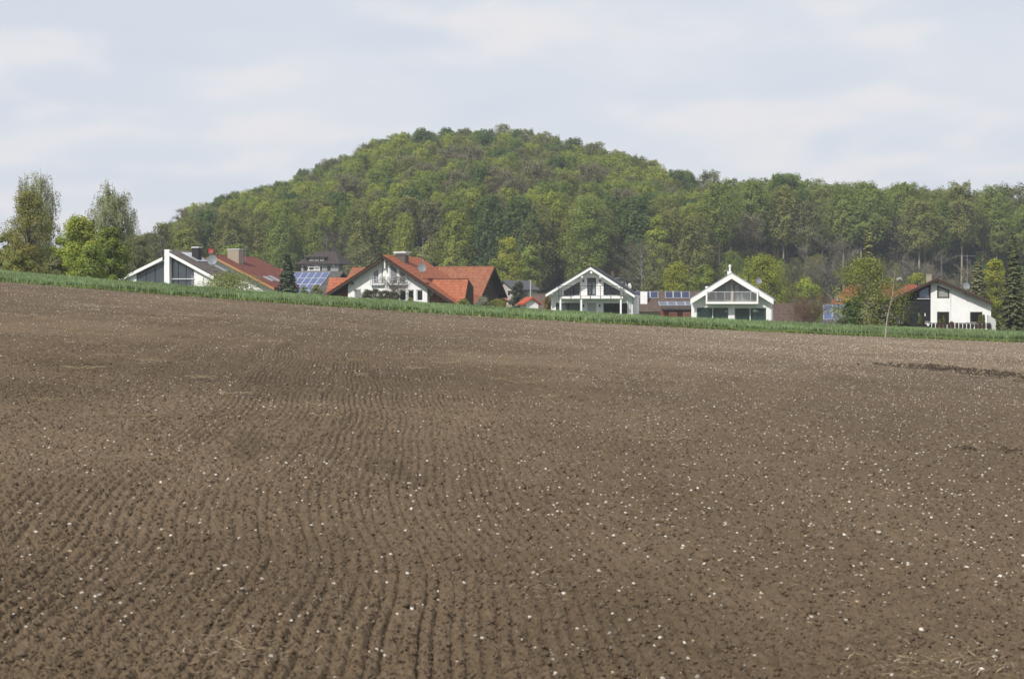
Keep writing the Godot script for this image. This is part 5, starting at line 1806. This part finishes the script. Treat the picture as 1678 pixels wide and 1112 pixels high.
func build_village_plants() -> void:
	var s := 200
	var lm := leaf_mat()
	var wood := bark()
	var pale := bark("pale bark", 0.34, 0.32, 0.29)
	var lg := bark("grey bark", 0.17, 0.155, 0.135)
	# kind, pixel across, top, width, distance, crown base, leaves, leaf size, tints, label, name, category
	var leafy := [
		[46, 312, 84, 150, 0.10, 14000, 0.13, GOLD, "golden-brown tree in young leaf at the far left edge, dark trunk showing", "golden_tree", "tree"],
		[12, 382, 50, 160, 0.05, 4500, 0.20, OLIVE, "olive green tree at the very left edge behind the golden tree", "broadleaf_tree", "tree"],
		[128, 352, 88, 141, 0.03, 12000, 0.16, FRESH, "broad bright green tree between the golden tree and the birch", "broadleaf_tree", "tree"],
		[180, 372, 58, 137, 0.03, 9000, 0.16, MID, "bright green tree standing before the tall birch", "broadleaf_tree", "tree"],
		[146, 398, 60, 133, 0.02, 7000, 0.15, MID, "low mid-green bush at the foot of the two bright green trees", "bush", "bush"],
		[98, 388, 40, 158, 0.05, 4000, 0.17, MID, "narrow green tree right beside the golden tree", "broadleaf_tree", "tree"],
		[226, 390, 52, 236, 0.05, 6000, 0.24, DULL, "dull green tree above the left end of the glazed house roof", "broadleaf_tree", "tree"],
		[262, 364, 56, 262, 0.25, 3600, 0.24, OLIVE, "thin-crowned tree with sky showing through above the glazed house", "thin_crowned_tree", "tree"],
		[296, 372, 52, 290, 0.15, 4500, 0.27, OLIVE, "olive tree behind the chimney of the glazed house", "broadleaf_tree", "tree"],
		[88, 418, 46, 135, 0.0, 5000, 0.14, DULL, "low brownish bush beneath the golden tree", "bush", "bush"],
		[28, 410, 60, 136, 0.0, 5500, 0.15, OLIVE, "low olive bush in the left corner above the wheat", "bush", "bush"],
		[214, 432, 36, 232, 0.0, 3200, 0.18, DULL, "low dull bush beside the left eave of the glazed house", "bush", "bush"],
		[374, 444, 122, 176, 0.0, 8000, 0.15, [Color(0.24, 0.27, 0.09), Color(0.20, 0.24, 0.08), Color(0.28, 0.29, 0.13)], "loose light green bush in front of the glazed house", "bush", "bush"],
		[516, 466, 26, 197, 0.0, 2500, 0.13, OLIVE, "yellowish shrub below the solar panels", "shrub", "shrub"],
		[499, 468, 18, 192, 0.0, 1800, 0.12, MID, "small green shrub right of the dark spruce", "shrub", "shrub"],
		[601, 474, 27, 203, 0.0, 3200, 0.12, [Color(0.085, 0.095, 0.045), Color(0.105, 0.095, 0.05)], "first of four clipped dark bushes before the white gabled house", "clipped_bush", "bush"],
		[615.5, 472.5, 27, 203, 0.0, 3200, 0.12, [Color(0.085, 0.095, 0.045), Color(0.105, 0.095, 0.05)], "second of four clipped dark bushes before the white gabled house", "clipped_bush", "bush"],
		[632, 475.5, 27, 203, 0.0, 3200, 0.12, [Color(0.085, 0.095, 0.045), Color(0.105, 0.095, 0.05)], "third of four clipped dark bushes before the white gabled house", "clipped_bush", "bush"],
		[645, 477, 27, 203, 0.0, 3200, 0.12, [Color(0.085, 0.095, 0.045), Color(0.105, 0.095, 0.05)], "fourth of four clipped dark bushes, beside the bare creeper", "clipped_bush", "bush"],
		[672, 486.5, 16, 202, 0.0, 1200, 0.11, OLIVE, "low olive shrub under the right-hand windows of the white gabled house", "shrub", "shrub"],
		[757, 488, 26, 200, 0.0, 1800, 0.13, OLIVE, "olive shrub at the right end of the orange eave", "shrub", "shrub"],
		[792, 485, 34, 204, 0.0, 2600, 0.12, [Color(0.26, 0.26, 0.2), Color(0.15, 0.17, 0.07), Color(0.3, 0.29, 0.24)], "whitish blossoming shrub below the dark brown gable", "blossoming_shrub", "shrub"],
		[818, 489, 34, 208, 0.0, 2600, 0.13, OLIVE, "green shrub right of the dark brown gable", "shrub", "shrub"],
		[849, 460, 32, 244, 0.05, 4500, 0.17, [Color(0.05, 0.075, 0.04), Color(0.06, 0.085, 0.045)], "dark green bushy tree before the grey-roofed far house", "bushy_tree", "tree"],
		[898, 483, 15, 214, 0.0, 2200, 0.11, [Color(0.26, 0.17, 0.025), Color(0.22, 0.16, 0.03), Color(0.12, 0.12, 0.03)], "yellow blossoming shrub against the left wall of the black-railed house", "yellow_shrub", "shrub"],
		[832, 388, 58, 330, 0.04, 8000, 0.30, YELLOW, "pale yellow-green tree at the hill foot right of the orange roofs", "broadleaf_tree", "tree"],
		[868, 404, 50, 345, 0.05, 6000, 0.32, MID, "green tree at the hill foot right of the pale yellow-green tree", "broadleaf_tree", "tree"],
		[700, 396, 60, 330, 0.03, 7000, 0.30, OLIVE, "olive tree behind the antenna of the white gabled house", "broadleaf_tree", "tree"],
		[962, 320, 94, 388, 0.06, 13000, 0.34, MID, "great mid-green tree rising behind the black-railed house", "broadleaf_tree", "tree"],
		[1081, 352, 46, 372, 0.10, 7000, 0.30, FRESH, "fresh green tree standing out before the dark wood", "broadleaf_tree", "tree"],
		[1108, 428, 66, 268, 0.03, 7500, 0.22, YELLOW, "yellow-green tree above the dark solar panels", "broadleaf_tree", "tree"],
		[1156, 432, 56, 276, 0.03, 6000, 0.23, MID, "mid-green tree left of the white cowl chimney", "broadleaf_tree", "tree"],
		[1072, 452, 56, 256, 0.0, 4500, 0.22, DULL, "brownish bush behind the far pale roofs", "bush", "bush"],
		[1250, 416, 92, 258, 0.03, 12000, 0.22, YELLOW, "large yellow-green tree behind the satellite dish of the box-balcony house", "broadleaf_tree", "tree"],
		[1322, 455, 58, 262, 0.03, 5500, 0.21, FRESH, "round bright green tree above the reddish shrub", "broadleaf_tree", "tree"],
		[1424, 418, 116, 170, 0.05, 12500, 0.16, [Color(0.24, 0.26, 0.06), Color(0.20, 0.225, 0.055), Color(0.27, 0.275, 0.075)], "tall loose spring tree with pale limbs left of the black boards", "spring_tree", "tree"],
		[1398, 488, 46, 168, 0.0, 4200, 0.14, DEEP, "dark evergreen bush at the left foot of the spring tree", "evergreen_bush", "bush"],
		[1444, 486, 44, 170, 0.0, 5000, 0.14, [Color(0.06, 0.072, 0.034), Color(0.09, 0.10, 0.05)], "dark grey-green bush leaning on the black boarded wall", "evergreen_bush", "bush"],
		[1505, 446, 66, 260, 0.03, 5500, 0.21, YELLOW, "yellow-green tree behind the beige chimney", "broadleaf_tree", "tree"],
		[1636, 424, 50, 206, 0.02, 8500, 0.18, YELLOW, "pale green tree between the two right-hand conifers", "broadleaf_tree", "tree"],
		[1694, 438, 60, 178, 0.02, 5000, 0.18, OLIVE, "olive tree at the right edge behind the tall spruce", "broadleaf_tree", "tree"],
		[395, 400, 80, 345, 0.04, 7000, 0.32, MID, "mid-green tree behind the beige chimney of the red-brown roof", "broadleaf_tree", "tree"],
		[590, 400, 80, 360, 0.04, 7000, 0.32, DULL, "dull tree beside the hipped brown house", "broadleaf_tree", "tree"],
	]
	for e in leafy:
		s += 1
		var at := on_ground(pix(e[0], e[1], e[3]).x, e[3])
		var h: float = pix(e[0], e[1], e[3]).y - at.y
		var r: float = e[2] * 0.6 * e[3] / F
		var n := 44 if e[5] > 6500 else 26
		var open := 0.36
		if e[9] == "thin_crowned_tree" or e[9] == "spring_tree" or e[9] == "golden_tree": n = 80; open = 0.5
		var p := broadleaf(s, h, r, e[4], n, e[5], e[6], e[7], 0.74, 0.015, open)
		plant(e[9], e[8], e[10], at, p, pale if e[9] == "spring_tree" else wood, lm)
	for e in [[66, 268, 66, 176, 0.25, 1500, 10, 0.13, "tall airy birch rising behind the golden tree at the left edge"], [40, 280, 42, 180, 0.25, 800, 10, 0.13, "narrow birch just left of the tall airy birch"], [184, 292, 88, 172, 0.14, 2800, 11, 0.13, "broad airy birch with hanging twigs above the bright green trees"], [130, 344, 50, 178, 0.1, 900, 9, 0.14, "small birch left of the broad airy birch"], [214, 346, 40, 240, 0.1, 800, 9, 0.14, "small birch right of the broad airy birch"]]:
		s += 1
		var at := on_ground(pix(e[0], e[1], e[3]).x, e[3])
		var h: float = pix(e[0], e[1], e[3]).y - at.y
		plant("birch", e[8], "birch", at, birch(s, h, e[2] * 0.5 * e[3] / F, e[4], e[5], e[6], e[7], SILVER), pale, lm)
	for e in [[471, 415, 46, 184, 0.03, 0.26, Color(0.036, 0.050, 0.028), 0.7, "dark blue-green spruce between the red-brown roof and the solar panels"], [1424, 377, 46, 214, 0.05, 0.26, Color(0.125, 0.118, 0.048), 0.6, "olive conifer spire rising above the spring tree"], [1603, 428, 60, 200, 0.03, 0.26, Color(0.092, 0.092, 0.044), 0.6, "dark olive conifer right of the satellite dish of the black and white house"], [1662, 384, 64, 164, 0.03, 0.22, Color(0.066, 0.074, 0.032), 0.75, "tall pointed spruce at the right edge"], [152, 361, 9, 162, 0.1, 0.16, Color(0.035, 0.04, 0.022), 0.8, "tiny dark conifer tip between the bright green trees"], [1688, 470, 44, 160, 0.02, 0.24, Color(0.046, 0.054, 0.022), 0.8, "dark conifer cut by the right edge of the picture"]]:
		s += 1
		var at := on_ground(pix(e[0], e[1], e[3]).x, e[3])
		var h: float = pix(e[0], e[1], e[3]).y - at.y
		plant("conifer", e[8], "conifer", at, conifer(s, h, e[2] * 0.5 * e[3] / F, e[4], e[5], e[6] * 1.5, 64, e[7]), wood, needle_mat())
	for e in [[1050, 398, 84, 300, 0.16, 1, 2600, Color(0.17, 0.155, 0.125), 1.2, Color(0.14, 0.14, 0.07), 1900, 0.2, "bare tree with whitish trunk and limbs behind the black-railed house"], [1322, 473, 88, 194, 0.0, 22, 4200, Color(0.19, 0.125, 0.09), 0.7, Color(0.20, 0.125, 0.075), 1800, 0.09, "bare reddish-brown shrub right of the box-balcony house"], [1366, 390, 120, 392, 0.1, 12, 3800, Color(0.23, 0.205, 0.18), 1.6, Color(0.2, 0.19, 0.12), 600, 0.25, "grey leafless thicket below the tall wood"], [1446, 416, 100, 394, 0.1, 12, 3200, Color(0.23, 0.205, 0.18), 1.6, Color(0.2, 0.19, 0.12), 400, 0.25, "grey leafless thicket behind the olive conifer spire"], [1505, 418, 110, 396, 0.1, 12, 3400, Color(0.23, 0.205, 0.18), 1.6, Color(0.2, 0.19, 0.12), 400, 0.25, "grey leafless thicket above the beige chimney"], [1582, 428, 80, 390, 0.1, 12, 3000, Color(0.23, 0.20, 0.15), 1.6, Color(0.22, 0.20, 0.11), 800, 0.25, "brownish leafless thicket behind the antenna mast"], [548, 372, 60, 372, 0.1, 1, 3000, Color(0.10, 0.085, 0.075), 1.6, Color(0.1, 0.09, 0.06), 900, 0.25, "grey-brown bare tree above the hipped brown house"], [262, 366, 46, 255, 0.2, 1, 1500, Color(0.12, 0.105, 0.09), 1.2, Color(0.1, 0.11, 0.05), 500, 0.18, "half-bare tree beside the thin-crowned tree"]]:
		s += 1
		var at := on_ground(pix(e[0], e[1], e[3]).x, e[3])
		var h: float = pix(e[0], e[1], e[3]).y - at.y
		var p := twiggy(s, h, e[2] * 0.5 * e[3] / F, e[4], e[5], e[6], e[7], e[8], e[9], e[10], e[11])
		plant("bare_tree" if e[5] == 1 else "bare_shrub", e[12], "tree" if e[5] == 1 else "shrub", at, p, pale if e[0] == 1050 else lg, lm, 0.0, "", "stem", "twigs")
	# bare creeper on the white gable
	var rng := RandomNumberGenerator.new()
	rng.seed = 71
	var d := 205.3
	var org := pix(645, 492, d)
	var t := thing("creeper", "bare greyish-pink climbing plant spreading over the gable balcony", "climbing plant", org, -17)
	var tb := MB.new()
	var cb := MB.new()
	var mpp := d / F
	var path := [[2, -3], [2, 10], [0.5, 17], [-4, 22], [-9, 28], [-16, 35], [-20, 37]]
	var path2 := [[0.5, 17], [6, 21], [14, 20], [22, 19]]
	var path3 := [[-4, 22], [2, 32], [7, 38], [16, 35], [21, 34]]
	for pth in [path, path2, path3]:
		var pts := []
		var rad := []
		for i in pth.size():
			pts.append(Vector3(pth[i][0] * mpp, pth[i][1] * mpp, 0.12 + rng.randf() * 0.15))
			rad.append(0.07 - 0.05 * i / pth.size())
		tb.tube(pts, rad, 5)
		for i in 420:
			var k := rng.randi() % (pts.size() - 1)
			if pth == path and k == 0 and i % 4: continue
			var p: Vector3 = (pts[k] as Vector3).lerp(pts[k + 1], rng.randf()) + Vector3(rng.randfn(0, 0.22), rng.randfn(0, 0.26), rng.randf() * 0.25)
			cb.col = Color(0.24, 0.19, 0.185) * rng.randf_range(0.6, 1.3)
			var dir := ball(rng)
			var w := dir.cross(ball(rng)).normalized() * 0.014
			cb.tri(p - w, p + w, p + dir * rng.randf_range(0.15, 0.45))
	put("stem", tb, lg, t)
	put("twigs", cb, lm, t)
	# young tree at the edge of the bare soil
	d = 88.6
	var foot := pix(1451, 546.5, d)
	var at := on_ground(foot.x, d)
	var top := pix(1468, 441, d) - at
	t = thing("young_tree", "thin leaning young tree with pale bark at the edge of the wheat", "tree", at)
	tb = MB.new()
	cb = MB.new()
	tb.tube([Vector3(0, -0.1, 0), top * 0.3 + Vector3(-0.05, 0, 0), top * 0.62 + Vector3(0.04, 0, 0.02), top * 0.85, top], [0.048, 0.029, 0.016, 0.009, 0.004], 8)
	for i in 16:
		var f := lerpf(0.28, 0.95, i / 15.0)
		var az := i * 2.4
		var e := top * f + Vector3(cos(az) * (1.0 - f * 0.7) * 1.25, rng.randf_range(0.1, 0.45), sin(az) * (1.0 - f * 0.7) * 0.9)
		if i in [1, 3, 4]: e.x -= 0.9
		limb(tb, rng, top * f, e, 0.008, 4)
		for k in 7:
			var p := (top * f).lerp(e, rng.randf_range(0.4, 1.0)) + jitter(rng, 0.05)
			cb.col = Color(0.12, 0.12, 0.05) * rng.randf_range(0.7, 1.3)
			cb.leaf(p, ball(rng), ball(rng), 0.04, 0.06)
	put("trunk", tb, bark("young bark", 0.36, 0.32, 0.27), t)
	put("leaves", cb, lm, t)

# ---------------------------------------------------------------- the wooded hill
func build_forest() -> void:
	var rng := RandomNumberGenerator.new()
	rng.seed = 99
	var lm := leaf_mat()
	var wood := bark("forest bark", 0.20, 0.18, 0.14)
	var gb := bark("pale forest bark", 0.36, 0.32, 0.26)
	# kinds: [name, description, trunk+crown, stem material, crown material]
	var kinds := []
	var tones := [["light green", FRESH], ["mid-green", MID], ["olive green", OLIVE], ["dull brownish green", DULL]]
	for k in tones.size():
		for v in 2:
			kinds.append(["beech_tree", tones[k][0] + " beech", dome(300 + k * 10 + v, 20, 5.5, 0.05, 15500, 0.30, tones[k][1], 0.012), wood, lm])
	for k in tones.size():   # 8..11: taller, with bare lower trunks
		kinds.append(["tall_beech_tree", "tall " + tones[k][0] + " beech", dome(340 + k, 27.5, 5.7, 0.50, 10500, 0.36, tones[k][1] if k else MID, 0.011), gb, lm])
	for v in 2:              # 12..13
		kinds.append(["spruce_tree", "dark spruce", conifer(360 + v, 25, 3.6, 0.22, 0.62, Color(0.030, 0.042, 0.024), 30, 0.8), wood, needle_mat()])
	for v in 2:              # 14..15
		kinds.append(["leafless_tree", "leafless grey-brown tree", twiggy(370 + v, 23, 5.0, 0.3, 1, 4200, Color(0.24, 0.205, 0.165), 1.9, Color(0.23, 0.215, 0.12), 3600, 0.36), wood, lm])
	kinds.append(["tall_beech_tree", "tall deep green beech", dome(391, 28, 6.0, 0.42, 10500, 0.40, DEEP, 0.011), gb, lm])   # 16
	kinds.append(["beech_tree", "deep green beech", dome(392, 21, 6.0, 0.05, 13000, 0.40, DEEP, 0.012), wood, lm])   # 17
	var spots := []
	var d := 396.0
	var row := 0
	while d < 640.0:
		var px := -160.0 + (row % 2) * 26.0
		while px < 1850.0:
			var right := px > 1170.0
			var gap := (7.6 - 1.6 * step(ridge_d(px) - 30, ridge_d(px) - 10, d) if right else 6.7 - 0.7 * step(0.6, 1.0, (d - 396.0) / 190.0)) * F / d
			var pp := px + rng.randfn(0, gap * 0.22)
			var dd := d + rng.randfn(0, 2.2)
			px += gap
			if dd < foot_d(pp) or dd > ridge_d(pp) + (14 if right else 8): continue
			if pp < 215 and dd < 460: continue
			if right and dd < foot_d(pp) + 24 and rng.randf() < 0.30: continue
			var n := nz.get_noise_2d(pp * 0.35, dd * 0.9)
			var pick := rng.randf()
			var tone := 0 if pick + n * 0.5 < 0.34 else 1 if pick + n * 0.5 < 0.66 else 2 if pick + n * 0.5 < 0.86 else 3
			var k := tone * 2 + rng.randi() % 2
			if right:
				k = 8 + tone
				if rng.randf() < 0.05: k = 16
				if rng.randf() < 0.10: k = 12 + rng.randi() % 2
				if dd > foot_d(pp) + 26 and rng.randf() < 0.45: k = [17, 17, 2, 4][rng.randi() % 4]
				if dd > ridge_d(pp) - 22: k = [8, 9, 10, 11, 17, 17, 2][rng.randi() % 7]
				if rng.randf() < 0.09 and dd > foot_d(pp) + 2 and dd < foot_d(pp) + 40: k = 14
			else:
				if rng.randf() < 0.05 and dd < lerpf(foot_d(pp), ridge_d(pp), 0.6): k = 14 + rng.randi() % 2
				if rng.randf() < 0.10: k = 17
			var hill := curve([[0, 0.6], [250, 0.62], [320, 0.82], [600, 0.92], [1100, 0.98], [1200, 1.0], [1800, 1.0]], pp)
			spots.append([dd, pp, k, hill * ((rng.randf_range(0.84, 1.07) if dd < ridge_d(pp) - 25 else rng.randf_range(0.92, 1.03)) * (1.0 - 0.09 * (1.0 - step(1180, 1260, pp))) if right else rng.randf_range(0.86, 1.10))])
		d += 7.0
		row += 1
	# undergrowth and young trees along the edge of the tall wood
	for i in 64:
		var pp := rng.randf_range(1160, 1760)
		spots.append([foot_d(pp) + rng.randf_range(-14, 60), pp, [2, 3, 4, 5, 6, 17, 17, 14][rng.randi() % 8], rng.randf_range(0.26, 0.46)])
	for i in 26:
		var pp := rng.randf_range(1190, 1350)
		spots.append([foot_d(pp) + rng.randf_range(-16, 16), pp, [2, 3, 3, 4, 5, 6][rng.randi() % 6], rng.randf_range(0.38, 0.60)])
	# a few that the photograph singles out: dark spruces on the right skyline, bare crowns, dark gaps
	for e in [[1372, 14, 1.02, 12], [1388, 15, 0.96, 13], [1415, 12, 0.78, 12], [1442, 12, 0.98, 12], [1448, 13, 0.96, 13], [1478, 14, 0.72, 12], [1493, 14, 0.76, 13], [1606, 14, 0.80, 12], [1613, 12, 0.78, 13], [437, 10, 0.75, 12]]:
		spots.append([ridge_d(e[0]) + e[1] - 6, e[0], e[3], e[2]])
	for e in [[905, 402, 12, 0.62], [893, 408, 13, 0.6], [918, 410, 12, 0.66], [1002, 404, 13, 0.6], [1016, 410, 12, 0.66], [1030, 404, 12, 0.6], [545, 432, 12, 0.6], [560, 440, 13, 0.6], [572, 434, 12, 0.6], [822, 440, 14, 0.95], [680, 398, 13, 0.7], [1225, 430, 12, 0.9], [1245, 436, 13, 0.95], [1500, 440, 12, 0.9]]:
		spots.append([e[1] as float, e[0] as float, e[2], e[3]])
	spots.sort_custom(func(a, b): return a[0] < b[0])
	var first := {}
	var count := {}
	var rest := {}
	var used := {}
	for e in spots:
		var k: int = e[2]
		var kind: Array = kinds[k]
		var px: float = e[1]
		var x: float = (px - CX) / F * e[0]
		var at := on_ground(x, e[0])
		var sc: float = e[3]
		var turn := rng.randf() * 360.0
		var wide := sc * rng.randf_range(0.92, 1.16)
		var name_: String = kind[0]
		count[name_] = count.get(name_, 0) + 1
		if count[name_] > 290 or px < -30 or px > 1710:
			if not rest.has(k): rest[k] = []
			rest[k].append(Transform3D(Basis(Vector3.UP, deg_to_rad(turn)) * Basis.from_scale(Vector3(wide, sc, wide * 0.9)), at))
			continue
		var t: float = clampf((e[0] - foot_d(px)) / (ridge_d(px) - foot_d(px)), 0, 1)
		var height := "at the wood's foot" if t < 0.12 else "low in the wood" if t < 0.30 else "midway up the wood" if t < 0.5 else "farther up the wood" if t < 0.7 else "high in the wood" if t < 0.88 else "on the skyline"
		var marks := [[150, "at the far left"], [250, "above the airy birch"], [310, "above the glazed house"], [380, "above the red dish"], [430, "above the red-brown roof"], [490, "above the dark spruce"], [540, "above the hipped house"], [590, "above the grey-brown bare tree"], [630, "above the white gable"], [690, "above the tall antenna"], [740, "above the black chimney"], [800, "above the orange ridge"], [860, "above the pale yellow-green tree"], [910, "above the grey far roof"], [970, "above the black-railed house"], [1030, "above the whitish bare tree"], [1090, "above the dark solar panels"], [1150, "left of the white cowl"], [1200, "above the white cowl"], [1260, "above the box-balcony house"], [1330, "above the reddish shrub"], [1400, "left of the olive spire"], [1450, "above the spring tree"], [1510, "left of the beige chimney"], [1560, "above the black-white house"], [1620, "above the antenna mast"], [9999, "at the right edge"]]
		var mark := ""
		for w in marks:
			if px < w[0]:
				mark = w[1]
				break
		var label: String = kind[1] + " " + height + " " + mark
		used[label] = used.get(label, 0) + 1
		if used[label] == 2: label = "second " + label
		elif used[label] == 3: label = "smaller " + label
		var o: Node3D
		if first.has(k):
			o = first[k].duplicate()
			o.name = numbered(name_)
			add_child(o)
			tag(o, label, "tree", "trees of the wooded hill")
		else:
			o = plant(name_, label, "tree", Vector3.ZERO, kind[2], kind[3], kind[4], 0, "trees of the wooded hill")
			first[k] = o
		o.transform = Transform3D(Basis(Vector3.UP, deg_to_rad(turn)) * Basis.from_scale(Vector3(wide, sc, wide * rng.randf_range(0.80, 1.22))), at)
	var root := thing("far_wood", "remaining trees of the wood, farther back on the hill and beyond its ends", "wood", Vector3.ZERO)
	root.set_meta("kind", "stuff")
	for k in rest:
		var white := []
		for i in rest[k].size(): white.append(Color.WHITE)
		many("trunks", kinds[k][2][0], kinds[k][3], rest[k], white, root)
		many("crowns", kinds[k][2][1], kinds[k][4], rest[k], white, root)
	print("forest trees ", spots.size(), " ", count)

func _ready() -> void:
	build_light()
	nz.seed = 21
	nz.frequency = 0.05
	nz.fractal_octaves = 3
	build_ground()
	build_field()
	build_houses()
	build_forest()
	build_village_plants()
	build_yard()
	build_wheat()
	build_stones()
	build_straw()
